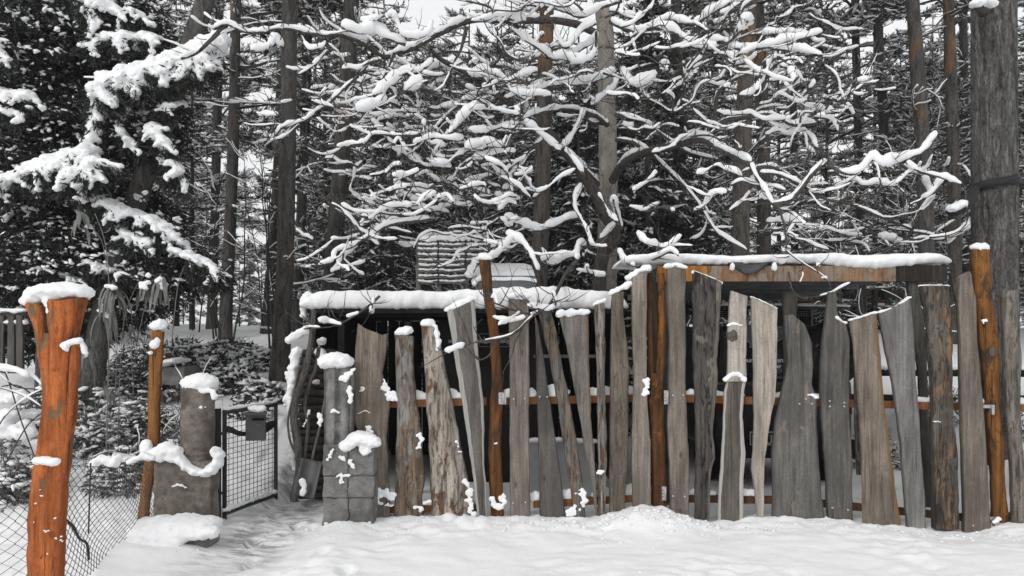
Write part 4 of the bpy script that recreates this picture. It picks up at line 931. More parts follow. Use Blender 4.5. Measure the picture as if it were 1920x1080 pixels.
for s_ in (-1, 1):
    bevbox('tail_light', (cxm + s_ * (cw / 2 - .07), 8.34, .95), (.09, .04, .24), plain('lamp_glass', (.05, .012, .01), .2, .1), CR, .012)
    for yy in (9.0, 11.5):
        w_ = MB(); w_.tube([Vector((cxm + s_ * (cw / 2 - .22), yy, .34)), Vector((cxm + s_ * (cw / 2 - .01), yy, .34))], .36, 28); wo_ = part('wheel', w_, RUB, CR)
        w_ = MB(); w_.tube([Vector((cxm + s_ * (cw / 2 - .02), yy, .34)), Vector((cxm + s_ * (cw / 2 + .005), yy, .34))], .2, 20); part('rim', w_, SHEET, wo_)
w_ = MB(); pts_ = []
for i in range(25): a = 2 * math.pi * i / 24; pts_.append(Vector((X(1555, 8.25) + .26 * math.cos(a), 8.22, Z(665, 8.25) + .30 * math.sin(a))))
w_.tube(pts_, .075, 10); part('spare_wheel', w_, RUB, CR)
for q in range(5):
    px = 1352 + q * 50; mb = MB(); mb.tube([W(px, 590, 8.5), W(px, 576, 8.5)], .012, 6); mb.tube([W(px, 578, 8.5), W(px, 578, 10.5)], .014, 6); part('roof_rack_bar', mb, IRON, CR)
mb = MB(); mb.tube([W(1345, 576, 8.5), W(1590, 578, 8.5)], .018, 8); part('roof_rack_rail', mb, IRON, CR)
for px in (1365, 1502):
    o_ = bevbox('work_lamp', tuple(W(px, 588, 8.42)), (.20, .06, .085), RUB, CR, .015)
    mb = MB()
    for i in range(1, 6): mb.tube([W(px - 15 + 5 * i, 582, 8.385), W(px - 15 + 5 * i, 594, 8.385)], .003, 4)
    for i in range(3): mb.tube([W(px - 14, 584 + 4 * i, 8.385), W(px + 15, 584 + 4 * i, 8.385)], .003, 4)
    part('lamp_grille', mb, SHEET, o_)
blob('roof_snow', lumps_line([(1348, 572), (1430, 571), (1520, 573), (1588, 574)], 8.55, 5, 60, .3, .7, .06), CR, .014)
LEAF = [(0, 1), (.14, .72), (.36, .82), (.28, .40), (.52, .62), (.60, .50), (.92, .52), (.78, .28), (.98, .14), (.52, -.16), (.56, -.34), (.08, -.28), (.05, -.75), (-.05, -.75)]
LEAF = LEAF + [(-x, y) for x, y in LEAF[1:-2]][::-1]
LG = plain('leaf_emblem_grey', (.11, .115, .12), .5, .1); LO = plain('leaf_outline', (.40, .41, .42), .5, .05)
def maple_leaf(px, py, r, d, nm='maple_leaf'):
    c = W(px, py, d); s_ = r * d / F; mb = MB(); n = len(LEAF)
    for k_, yy in ((1.0, .004), (1.0, .0)):
        mb.v += [Vector((c.x + x * s_ * k_, c.y + yy, c.z + y * s_ * k_)) for x, y in LEAF]
    mb.f = [tuple(range(n, 2 * n))] + [(i, (i + 1) % n, n + (i + 1) % n, n + i) for i in range(n)]; mb.m = [0] * (n + 1)
    e = part(nm, mb, LG, CR, smooth=False)
    q = MB(); L_ = [Vector((c.x + x * s_, c.y - .002, c.z + y * s_)) for x, y in LEAF]; q.tube(L_ + [L_[0]], .0035, 4); part('leaf_outline', q, LO, e)
maple_leaf(1430, 636, 45, 8.34); maple_leaf(1510, 650, 26, 8.34)
text('eum', 1395, 679, 8.34, 12, LETTER, CR, bold=.001); text('Jenqeste', 1454, 679, 8.34, 12, LETTER, CR, bold=.001); text('er', 1456, 690, 8.34, 10, LETTER, CR, bold=.001)
bevbox('number_plate', tuple(W(1440, 822, 8.19)), (.40, .01, .15), LO, CR, .004); bevbox('plate_face', tuple(W(1440, 822, 8.183)), (.375, .01, .125), PAINT, CR, .003)
text('D', 1409, 832, 8.175, 24, LO, CR); text('UW', 1432, 832, 8.175, 24, LO, CR)

# ================================================================ behind: log rail, hut, far fence
def gz(px, d): return ground(X(px, d), d)
RL = thing('log_railing', 'long dark log rail lined with snow in the yard behind the right fence', 'railing', (X(1760, 10), 10, gz(1760, 10)))
mb = MB(); mb.tube([W(1540 + i * 30, 697 + .2 * i, 10) for i in range(20)], .055, 10, lump=.25); part('rail', mb, DARKW, RL)
mb = MB(); mb.tube([W(1540 + i * 30, 745 + .2 * i, 10.05) for i in range(20)], .045, 10, lump=.25); part('rail', mb, DARKW, RL)
for px in (1575, 1700, 1850, 2000):
    mb = MB(); mb.tube([W(px, 690, 10.1), Vector((X(px, 10.1), 10.1, gz(px, 10.1) - .1))], .06, 8, lump=.2); part('post', mb, DARKW, RL)
blob('rail_snow', lumps_line([(1545, 688), (1800, 690), (2080, 692)], 9.98, 7, 90, .3, .8, .06), RL, .02)
HT = thing('distant_hut', 'far orange timber hut with a snow-edged roof glimpsed under the carport', 'hut', (X(1620, 24), 24, gz(1620, 24)))
HW = plain('hut_wall', (.25, .12, .05), .8, .25, 4)
mb = MB(); mb.box((X(1620, 24), 25.5, Z(551, 24)), 5.2, 3, .52); part('wall', mb, HW, HT, smooth=False)
mb = MB(); mb.box((X(1620, 24), 25.5, Z(600, 24)), 5.3, 3.1, 1.12); part('lower_wall', mb, DARKW, HT, smooth=False)
mb = MB(); mb.box((X(1620, 24), 23.9, Z(571, 24)), 5.6, .3, .10, jit=.02); part('ledge_snow', mb, SNOW, HT, smooth=False)
mb = MB(); mb.box((X(1620, 24), 25.4, Z(530, 24) ), 6, 3.8, .12); part('roof', mb, DARKW, HT, smooth=False)
mb = MB(); mb.box((X(1620, 24), 25.4, Z(526, 24)), 6.1, 3.9, .22); part('roof_snow', mb, SNOW, HT, smooth=False)
for px in (1590, 1650):
    mb = MB(); mb.box((X(px, 24), 23.98, Z(551, 24)), .5, .05, .34); f_ = part('window', mb, DARKW, HT, smooth=False)
FW = thing('old_fence', 'old grey board fence with snow-covered rails at the far left edge', 'fence', (X(20, 8.6), 8.6, gz(20, 8.6)))
for i, px in enumerate((-60, -44, -28, -12, 2, 22, 38)):
    board('board', FW, [(px - 6.5, 590 + 3 * (i % 3)), (px - 6.5, 700)], [(px + 6.5, 592), (px + 6.5, 700)], M['p'], d=8.6, rows=10, K=14)
for py in (590, 612):
    mb = MB(); mb.box((X(0, 8.65), 8.66, Z(py, 8.65)), .62, .05, .06); r_ = part('rail', mb, M['p'], FW, smooth=False)
    blob('rail_snow', lumps_line([(-50, py - 8), (45, py - 8)], 8.62, 6, 20, .3, .7, .05), r_, .015)
# stone slab / small roof edge half hidden on the left
SL = thing('snowy_trough', 'low dark walled bed with a sloping snow top beyond the slender orange post', 'planter', (X(325, 9.5), 9.5, gz(325, 9.5)))
stone('wall', SL, 303, 345, 688, 722, 9.5, .5, ST2)
blob('snow_top', lumps_line([(305, 684), (325, 678), (340, 676)], 9.6, 9, 10, .2, .6, .3), SL, .03)

# ================================================================ vegetation generators
def arr_mesh(name, V, Fq, mi, mats, smooth_mat=None):
    me = bpy.data.meshes.new(name); V = np.asarray(V, dtype=np.float32)
    tot = sum(len(f) for f in Fq)
    nv = len(V); me.vertices.add(nv); me.vertices.foreach_set('co', V.ravel())
    counts = np.concatenate([np.full(len(f), f.shape[1], dtype=np.int32) for f in Fq]); idx = np.concatenate([f.ravel() for f in Fq]).astype(np.int32)
    me.loops.add(len(idx)); me.loops.foreach_set('vertex_index', idx)
    st = np.concatenate([[0], np.cumsum(counts)[:-1]]).astype(np.int32)
    me.polygons.add(len(counts)); me.polygons.foreach_set('loop_start', st)
    me.polygons.foreach_set('material_index', np.concatenate(mi).astype(np.int32))
    sm_ = np.concatenate([np.full(len(f), f.shape[1] == 3 and len(f) > 0) for f in Fq]); me.polygons.foreach_set('use_smooth', sm_)
    for m_ in mats: me.materials.append(m_)
    me.update(calc_edges=True); me.validate(); return me
def unit(v): return v / np.maximum(1e-9, np.linalg.norm(v, axis=1, keepdims=True))
def cards(P, D, Ln, Wd):
    """tapered leaf-shaped blades: base P, direction D, length, width"""
    n = len(P); D = unit(D); S = unit(np.cross(D, rng.normal(size=(n, 3)))); Ln = Ln.reshape(-1, 1); Wd = Wd.reshape(-1, 1)
    V = np.empty((n, 4, 3)); V[:, 0] = P; V[:, 1] = P + D * Ln * .45 + S * Wd; V[:, 2] = P + D * Ln; V[:, 3] = P + D * Ln * .45 - S * Wd
    return V.reshape(-1, 3), (np.arange(n * 4).reshape(n, 4))
ICV = np.array(ICO[1][0]); ICF = np.array(ICO[1][1])
OCV = np.array([(1, 0, 0), (0, 1, 0), (-1, 0, 0), (0, -1, 0), (0, 0, 1), (0, 0, -.5)], dtype=float)
OCF = np.array([(0, 1, 4), (1, 2, 4), (2, 3, 4), (3, 0, 4), (1, 0, 5), (2, 1, 5), (3, 2, 5), (0, 3, 5)])
def blobs(P, D, A, B, Cc, hi=False):
    """snow lumps along D: half length A, half width B, height C"""
    BV, BF = (ICV, ICF) if hi else (OCV, OCF)
    n = len(P); D = unit(D); U_ = np.tile(np.array([0, 0, 1.]), (n, 1)); S = unit(np.cross(D, U_)); U_ = unit(np.cross(S, D))
    k_ = BV[None, :, :] * (1 + rng.uniform(-.25, .25, (n, len(BV), 1)))
    V = P[:, None, :] + D[:, None, :] * (k_[:, :, 0:1] * A[:, None, None]) + S[:, None, :] * (k_[:, :, 1:2] * B[:, None, None]) + U_[:, None, :] * (k_[:, :, 2:3] * Cc[:, None, None])
    Fc = BF[None] + (np.arange(n) * len(BV))[:, None, None]
    return V.reshape(-1, 3), Fc.reshape(-1, 3)
def tubes_np(paths, k=4):
    """thin tapered twigs; paths = list of (pts Nx3, radii N)"""
    V, Fa = [], []; o = 0
    for p, r in paths:
        n = len(p); t = np.gradient(p, axis=0); t = unit(t); s_ = unit(np.cross(t, np.array([.3, .2, .93]))); u_ = np.cross(s_, t)
        for j in range(k):
            pass
        a = np.arange(k) * 2 * np.pi / k
        ring = p[:, None, :] + r[:, None, None] * (np.cos(a)[None, :, None] * s_[:, None, :] + np.sin(a)[None, :, None] * u_[:, None, :])
        V.append(ring.reshape(-1, 3)); i = np.arange(n - 1)[:, None] * k; j = np.arange(k)[None, :]
        Fa.append(np.stack([i + j, i + (j + 1) % k, i + k + (j + 1) % k, i + k + j], -1).reshape(-1, 4) + o); o += n * k
    return (np.concatenate(V), np.concatenate(Fa)) if V else (np.zeros((0, 3)), np.zeros((0, 4), int))
def combine(name, pieces, mats):
    V, Fq, mi = [], [], []; o = 0
    for v, f, m_ in pieces:
        if len(f) == 0: continue
        V.append(v); Fq.append(f + o); mi.append(np.full(len(f), m_)); o += len(v)
    return arr_mesh(name, np.concatenate(V), Fq, mi, mats)
def branchy_crown(name, H, z0, lmax, nbr, mats, shape='spruce', needle=.22, snowamt=.6, dens=1.0, hi=False, ntw=9):
    """branches round a stem with side twigs, needle blades and snow lying on the twigs"""
    paths, P, D, SP_, SD = [], [], [], [], []
    for b_ in range(nbr):
        t = (b_ + rng.random()) / nbr; z = z0 + (H - z0) * t
        if shape == 'spruce': L = lmax * (1 - t) ** .8 * rng.uniform(.65, 1.1) + .25
        else: L = lmax * (math.sin(math.pi * min(1, .12 + t * .88)) ** .6) * rng.uniform(.35, 1.1) + .2
        az = rng.uniform(0, 2 * np.pi); n = 9; s_ = np.linspace(0, 1, n)
        droop = -.35 if shape == 'spruce' else -.08; rise = .15 if shape == 'spruce' else rng.uniform(.0, .4)
        wob = np.cumsum(rng.normal(0, .05, n)) * L * .35
        x = L * s_ * math.cos(az) - wob * math.sin(az); y = L * s_ * math.sin(az) + wob * math.cos(az)
        zz = z + L * (rise * s_ + droop * s_ ** 2) + np.cumsum(rng.normal(0, .03, n)) * L * .3
        p = np.stack([x, y, zz], 1); paths.append((p, np.linspace(.012 + .012 * L, .006, n)))
        nt_ = int(ntw * L * dens) + 2
        for q in range(nt_):
            f_ = (.18 if shape == 'spruce' else .38) + (.82 if shape == 'spruce' else .62) * rng.random(); i = min(n - 2, int(f_ * (n - 1))); a = p[i] + (p[i + 1] - p[i]) * (f_ * (n - 1) - i)
            dr = unit((p[i + 1] - p[i])[None])[0]; sd = rng.choice([-1, 1]); side = np.array([-dr[1], dr[0], 0]) * sd
            d_ = dr * rng.uniform(.3, 1) + side * rng.uniform(.4, 1) + np.array([0, 0, rng.uniform(-.45, .15) if shape == 'spruce' else rng.uniform(-.2, .5)]); d_ /= np.linalg.norm(d_)
            l_ = rng.uniform(.25, .6) * (.35 + .4 * L if L < 1.5 else .9) * 1.0
            m_ = 4; tw = a + d_ * l_ * np.linspace(0, 1, m_)[:, None] + np.array([0, 0, -.12 * l_]) * (np.linspace(0, 1, m_)[:, None] ** 2)
            paths.append((tw, np.linspace(.009, .004, m_)))
            nn = int(10 * dens) + 4; ff = rng.random(nn); base = a + d_ * l_ * ff[:, None]
            P.append(base); nd = d_ * .7 + rng.normal(0, .5, (nn, 3)); nd[:, 2] -= .25 if shape == 'spruce' else -.1; D.append(nd)
            if rng.random() < snowamt:
                ns = 2 if l_ < .3 else 3; ff = (np.arange(ns) + rng.random(ns)) / ns; SP_.append(a + d_ * l_ * ff[:, None] + np.array([0, 0, .018])); SD.append(np.tile(d_, (ns, 1)) + rng.normal(0, .25, (ns, 3)))
        if rng.random() < snowamt + .2:
            ns = int(L * 5) + 1; ff = rng.random(ns) * (n - 1.01); ii = ff.astype(int); SP_.append(p[ii] + (p[ii + 1] - p[ii]) * (ff - ii)[:, None] + np.array([0, 0, .02])); SD.append(p[ii + 1] - p[ii])
    P = np.concatenate(P); D = np.concatenate(D); n = len(P)
    tv, tf = tubes_np(paths, 3); nv, nf = cards(P, D, rng.uniform(.5, 1.1, n) * needle, rng.uniform(.6, 1.3, n) * needle * .09)
    pcs = [(tv, tf, 0), (nv, nf, 1)]
    if SP_:
        S1 = np.concatenate(SP_); S2 = np.concatenate(SD); k_ = len(S1); sv, sf = blobs(S1, S2, rng.uniform(.07, .24, k_), rng.uniform(.02, .055, k_), rng.uniform(.018, .045, k_), hi); pcs.append((sv, sf, 2))
    return combine(name, pcs, mats)
CM = [TWIG, NEEDLE, SNOWB]; CM2 = [TWIG, NEEDLE2, SNOWB]
BK = dict(grey=bark_mat('pine_bark_grey', (.088, .086, .082), (.042, .041, .039)), warm=bark_mat('pine_bark_warm', (.095, .090, .084), (.046, .043, .040), (.26, .15, .085), .57),
          orange=bark_mat('pine_bark_orange', (.11, .10, .09), (.052, .045, .039), (.36, .20, .10), .67, zlo=3.4), far=bark_mat('pine_bark_far', (.075, .073, .07), (.037, .036, .034)),
          big=bark_mat('pine_bark_big', (.135, .13, .123), (.062, .059, .056), sc_=.8, bd=.035), beech=None)
def trunk_mesh(pts, r0, r1, K=14, lump=.10, flare=True):
    P_ = sm([Vector(p) for p in pts], 5); n = len(P_); mb = MB()
    rr = [r0 + (r1 - r0) * i / (n - 1) for i in range(n)]
    if flare:
        for i in range(n): rr[i] *= 1 + .35 * math.exp(-((P_[i] - P_[0]).length / .35))
    mb.tube(P_, rr, K, lump=lump, seed=random.uniform(0, 30)); return mb
def dead_branches(axis_pts, r, n, zlo, zhi, lmin=.4, lmax=1.4, snow=True):
    """bare crooked side branches on a trunk, snow on top"""
    mb = MB()
    for _ in range(n):
        z = random.uniform(zlo, zhi)
        for a, b_ in zip(axis_pts, axis_pts[1:]):
            if a[2] <= z <= b_[2]: q = (z - a[2]) / (b_[2] - a[2]); p = Vector(a).lerp(Vector(b_), q); break
        else: continue
        az = random.uniform(0, 6.283); L = random.uniform(lmin, lmax); d_ = Vector((math.cos(az), math.sin(az) * .7, random.uniform(-.25, .25))); pts = [p]; 
        for s_ in range(6): d_ = (d_ + Vector((random.uniform(-.25, .25), random.uniform(-.25, .25), random.uniform(-.22, .18)))).normalized(); pts.append(pts[-1] + d_ * L / 6)
        mb.tube(pts, [.016 * (1 - i / 8) * (.6 + L * .4) for i in range(7)], 5)
        subs = [(pts, .020)]
        for s_ in range(3):
            i = random.randint(2, 5); e = (d_ + Vector((random.uniform(-1, 1), random.uniform(-1, 1), random.uniform(-.4, .5)))).normalized(); p2 = [pts[i] + e * (L * .35) * k_ / 3 + Vector((0, 0, random.uniform(-.02, .02))) for k_ in range(4)]
            mb.tube(p2, [.008, .007, .005, .003], 4); subs.append((p2, .014))
        if snow:
            for pp, sr in subs:
                if random.random() < .85: mb.tube([q + Vector((0, 0, sr * .8)) for q in pp], [sr * (.5 + .7 * random.random()) for _ in pp], 6, 1)
    return mb
PINES = []
def pine(label, pts_px, wpx, d, bark='grey', top=None, crown=None, cz=None, cs=1.0, nb=10, zl=1.2, grp='pine trees of the wood', K=14, blen=1.3, snowb=True, name='pine_tree'):
    """pts_px from foot to top as seen; the trunk goes on above the frame"""
    pts = [W(a, b_, d) for a, b_ in pts_px]
    gzv = ground(pts[0].x, d) - .15
    if pts[0].z > gzv: e = pts[0] - pts[1]; pts.insert(0, Vector((pts[0].x + e.x / max(.1, abs(e.z)) * (pts[0].z - gzv) * .5, d, gzv)))
    e = (pts[-1] - pts[-2]).normalized(); ext = 3.0 if pts_px[-1][1] <= 5 else 0
    if ext: pts.append(pts[-1] + e * ext)
    r = wpx / 2 * d / F; t = thing(name, label, 'tree', (pts[0].x, d, gzv), grp)
    part('trunk', trunk_mesh(pts, r * 1.12, r * .8 if ext else r * .5, K), BK[bark], t)
    zt = pts[-1].z
    if nb: part('branches', dead_branches([tuple(p) for p in pts], r, nb, zl, zt, .4, blen, snowb), [TWIG, SNOWB], t, kind='stuff')
    if crown:
        c = link('crown', crown, t); c.location = (pts[-1].x - pts[0].x - 0, 0, (cz if cz is not None else zt - 2.5) - gzv); c.scale = (cs, cs, cs); c.rotation_euler = (0, 0, random.uniform(0, 6.28))
    PINES.append(t); return t
# ================================================================ trees of the wood
random.seed(21); rng = np.random.default_rng(5)
CROWN = [branchy_crown('pine_crown', 5.5, 0, 2.0, 34, CM2, 'pine', .20, .85, 1.0) for _ in range(3)]
SPR = [branchy_crown('spruce_crown', 9, .5, 1.9, 105, CM, 'spruce', .20, .85, .8, ntw=8) for _ in range(2)]
PIN = [branchy_crown('forest_crown', 9, .8, 2.1, 80, CM2, 'pine', .22, .92, .8, ntw=9) for _ in range(3)]
DRK = branchy_crown('dark_spruce_crown', 7.5, .3, 1.25, 120, CM, 'spruce', .18, .22, 1.0, ntw=12)
pine('leaning pine with orange bark patches behind the snow-laden hemlock', [(172, 710), (200, 560), (262, 355), (322, 190), (385, 0)], 40, 9.15, 'warm', None, CROWN[0], 7.0, 1.0, 4)
pine('second trunk at the far left, brownish, between the hemlock and the thick orange post', [(98, 690), (100, 600), (110, 380), (118, 0)], 34, 10.8, 'warm', None, None, nb=0)
pine('slim pine with an orange-tinged middle, left of the straight thick pine', [(421, 655), (430, 450), (438, 250), (442, 0)], 21, 15, 'warm', None, CROWN[1], 5.5, 1.0, 14)
pine('dark slim pine left of the orange-tinged slim pine', [(397, 610), (403, 400), (408, 200), (412, 0)], 17, 21, 'far', None, CROWN[2], 8, 1.1, 14)
pine('straight thick pine with its bark lighter above, over the iron gate', [(524, 730), (533, 520), (540, 250), (543, 0)], 33, 11, 'warm', None, CROWN[1], 8.2, .9, 8, blen=1.0)
pine('dark trunk close behind the left side of the straight thick pine', [(500, 620), (512, 450), (522, 300), (530, 0)], 19, 17, 'far', None, CROWN[0], 9, 1, 6)
pine('dark trunk close behind the right side of the straight thick pine', [(556, 640), (565, 400), (574, 180), (578, 0)], 18, 16, 'far', None, CROWN[0], 7.5, 1, 12)
pine('pine with orange flecks on its right side, above the left end of the shed', [(614, 620), (628, 450), (645, 230), (660, 0)], 33, 13, 'warm', None, CROWN[2], 8.4, 1, 10)
pine('orange-barked pine over the roof hatch', [(1010, 560), (1016, 400), (1020, 200), (1026, 0)], 31, 12.5, 'orange', None, CROWN[1], 8.0, 1, 8)
pine('pine with warm bark behind the right side of the maple', [(1276, 560), (1274, 350), (1270, 150), (1268, 0)], 24, 14, 'warm', None, CROWN[0], 7.5, 1, 8)
pine('thick pine with a bright orange top over the middle of the carport', [(1386, 560), (1390, 350), (1398, 150), (1406, 0)], 33, 13.2, 'orange', None, CROWN[2], 8.2, 1, 6)
pine('short-looking orange pine close right of the thick carport pine', [(1432, 560), (1432, 350), (1426, 120), (1420, 0)], 25, 16, 'orange', None, CROWN[0], 8.0, 1.1, 12)
pine('slim far pine over the right half of the carport, with an orange band', [(1616, 640), (1612, 380), (1607, 180), (1603, 0)], 15, 20, 'warm', None, CROWN[1], 9.5, 1.2, 22)
pine('slightly bent far pine between the slim banded pine and the knobbly pine', [(1672, 640), (1662, 350), (1652, 150), (1644, 0)], 17, 19, 'far', None, CROWN[2], 9.5, 1.1, 20)
pine('knobbly pine over the right end of the carport', [(1742, 620), (1734, 350), (1722, 150), (1711, 0)], 27, 14, 'warm', None, CROWN[1], 8.5, 1, 12)
pine('rusty-topped pine just left of the big strapped pine', [(1792, 620), (1789, 350), (1783, 150), (1778, 0)], 22, 15.5, 'orange', None, CROWN[0], 8, 1, 16)
pine('dark narrow trunk touching the left side of the big strapped pine', [(1812, 600), (1808, 300), (1806, 0)], 16, 18, 'far', None, CROWN[0], 10, 1, 14)
pine('thin far trunk over the gap in the carport crowns, dark', [(1490, 560), (1490, 350), (1486, 150), (1484, 0)], 14, 23, 'far', None, CROWN[2], 9, 1.2, 16)
pine('thin dark trunk behind the maple fork, left of the warm-barked pine', [(1345, 560), (1343, 350), (1340, 0)], 14, 21, 'far', None, CROWN[2], 9, 1.2, 16)
# big pine on the right, furrowed bark as real relief
BP = thing('pine_tree', 'massive furrowed pine with a black strap round it at the right edge', 'tree', (X(1866, 8.6), 8.6, 0), 'pine trees of the wood')
mb = MB(); K = 110; rows = 330
for i in range(rows + 1):
    t = i / rows; py = 1000 - t * 1500; c = W(1867 - 9 * t * .66, py, 8.6); r = (40 - 4 * t) * 8.6 / F
    r *= 1 + .25 * math.exp(-t * 25)
    for j in range(K):
        a = 2 * math.pi * j / K; u_ = a * 2.6; z_ = c.z
        q = Vector((math.cos(a) * 2.4, math.sin(a) * 2.4, z_ * 1.05)); w_ = noise.noise(q * 1.5) * .35
        dd, pp = noise.voronoi(Vector((math.cos(a) * 2.1 + w_, math.sin(a) * 2.1 + w_, z_ * 1.9 + w_ * 2)) * 3.1)
        e = dd[1] - dd[0]; h = -.014 * max(0, 1 - e / .22) + .006 * noise.noise(q * 9)
        mb.v.append(Vector((c.x + (r + h) * math.cos(a), c.y + (r + h) * math.sin(a), z_)))
for i in range(rows):
    for j in range(K): mb.f.append((i * K + j, i * K + (j + 1) % K, (i + 1) * K + (j + 1) % K, (i + 1) * K + j))
mb.m = [0] * len(mb.f); part('trunk', mb, BK['big'], BP)
mb = MB(); mb.tube([W(1845, 25, 8.4), W(1838, 15, 8.2), W(1834, 10, 8.1)], .05, 8, lump=.3); part('branch_stub', mb, TWIG, BP); mb = MB(); mb.tube([W(1820, 690, 8.5), W(1808, 650, 8.2), W(1790, 560, 7.9), W(1778, 480, 7.8), W(1770, 410, 7.8)], [.012, .01, .008, .006, .004], 5)
part('thin_branch', mb, TWIG, BP)
blob('snow', lumps_line([(1828, 8), (1845, 4), (1862, 6)], 8.1, 9, 8, .3, .7, .08), BP, .016)
c = link('crown', CROWN[2], BP); c.location = (0, 0, 6.8)
SB = thing('tree_strap', 'black webbing strap round the massive pine with a sagging snow-topped pouch', 'strap', (X(1862, 8.6), 8.6, Z(345, 8.6)))
mb = MB(); K = 48
for i in range(K + 1):
    a = 2 * math.pi * i / K; c = W(1863, 347, 8.6); r = 44 * 8.6 / F; zz = c.z - .035 * math.cos(a - math.pi) * 1.0 - .0 
    mb.v += [Vector((c.x + r * math.cos(a), c.y + r * math.sin(a), zz - .045)), Vector((c.x + r * math.cos(a), c.y + r * math.sin(a), zz + .045))]
for i in range(K): mb.f.append((2 * i, 2 * i + 2, 2 * i + 3, 2 * i + 1))
mb.m = [0] * K; o = part('band', mb, STRAP, SB); o.modifiers.new('s', 'SOLIDIFY').thickness = .01
mb = MB(); P_ = sm([W(a, b_, d_) for a, b_, d_ in ((1828, 352, 8.42), (1816, 372, 8.3), (1803, 388, 8.25), (1785, 400, 8.2))], 4); mb.tube(P_, [.05 + .05 * math.sin(i / len(P_) * 3.1) for i in range(len(P_))], 12, sq=.6); part('pouch', mb, STRAP, SB)
blob('snow_cap', lumps_line([(1784, 392), (1795, 386), (1806, 381)], 8.17, 10, 8, .2, .6, .08), SB, .014)

# understorey and far wood: single conifers
def conifer(nm, label, x, y, crown, s_, trunkr=.10, H=9, grp=None, bark='far'):
    g_ = ground(x, y); t = thing(nm, label, 'tree', (x, y, g_ - .1), grp)
    if trunkr in TR: o = link('trunk', TR[trunkr], t)
    else:
        mb = MB(); n = 8; mb.tube([Vector((.06 * nz(i, x), .06 * nz(i, y), i / n * 9.2)) for i in range(n + 1)], [trunkr * (1 - i / n * .85) for i in range(n + 1)], 8)
        me = mesh_from('trunk', mb.v, mb.f, [BK[bark]]); TR[trunkr] = me; o = link('trunk', me, t)
    o.scale = (s_, s_, s_); c = link('crown', crown, t); c.scale = (s_, s_, s_); c.rotation_euler = (0, 0, random.uniform(0, 6.28)); return t
TR = {}
conifer('spruce_tree', 'narrow black spruce rising behind the slatted rack', X(735, 12.5), 12.5, DRK, .62)
conifer('spruce_tree', 'black spruce close behind the pale maple trunk, left', X(1085, 13), 13, DRK, .80)
conifer('spruce_tree', 'tall black spruce right behind the pale maple trunk', X(1215, 13.5), 13.5, DRK, 1.02)
conifer('spruce_tree', 'small snow-flecked spruce over the left end of the carport', X(1310, 12.5), 12.5, DRK, .5)
LB = 'slender snow-dusted conifer standing in the dense wood beyond the yard'; LG_ = 'conifers of the far wood'
placed = []
for row, (d_, stp, s0) in enumerate([(14.6, 2.2, .72), (17, 2.5, .8), (20, 2.7, .95), (24, 2.9, 1.05), (29, 3.3, 1.2), (37, 4.6, 1.4)]):
    half = d_ * 1020 / F; n = int(2 * half / stp)
    for i in range(n + 1):
        x = -half + 2 * half * i / n + random.uniform(-.5, .5) * stp * .8; y = d_ + random.uniform(-1.2, 1.2)
        px = 960 + x * F / y
        if row < 3 and 240 < px < 600: continue      # open glade seen over the gate
        if row < 7 and 455 < px < 505: continue
        if 1565 < px < 1600: continue
        if row < 2 and (1480 < px < 1720): continue
        if any(abs(px - hx) < hw + 1.05 * s0 * F / y for hx, hw in ((488, 26), (1588, 26))) or any(abs(px - hx) < .35 * s0 * F / y for hx in (728, 1450, 300)): continue
        cr = random.choice(PIN + PIN + SPR); s_ = s0 * random.uniform(.8, 1.15)
        conifer('forest_conifer', LB, x, y, cr, s_, random.choice((.09, .11)), grp=LG_)
# low young growth and leafless crowns that close the gaps
LACE = [branchy_crown('leafless_crown', 9, 1.5, 2.2, 60, [TWIG, TWIG, SNOWB], 'pine', .16, .8, .5, ntw=16) for _ in range(2)]
for row, (d_, stp, s0) in enumerate([(23, 2.4, .33), (29, 3.0, .42), (36, 3.6, .5), (48, 4.5, .62)]):
    half = d_ * 1000 / F; n = int(2 * half / stp)
    for i in range(n + 1):
        x = -half + 2 * half * i / n + random.uniform(-.8, .8); conifer('young_conifer', 'low young conifer closing the gap between the far trunks', x, d_ + random.uniform(-1, 1), random.choice(SPR + PIN), s0 * random.uniform(.8, 1.2), .09, grp='young conifers of the far wood')
for px, d_, s_ in [ (360, 19, .9), (330, 24, 1.2), (1550, 21, 1.0), (1640, 23, 1.1), (1690, 18, .8), (1460, 24, 1.1), (1440, 33, 1.5), (720, 24, 1.2), (300, 30, 1.4), (400, 36, 1.7), (1750, 26, 1.2), (880, 20, 1.0), (1000, 24, 1.2), (1860, 22, 1.1)]:
    conifer('leafless_tree', 'leafless snow-lined tree with lacy twigs far back in the wood', X(px, d_), d_, random.choice(LACE), s_, .09, grp='leafless trees of the far wood')
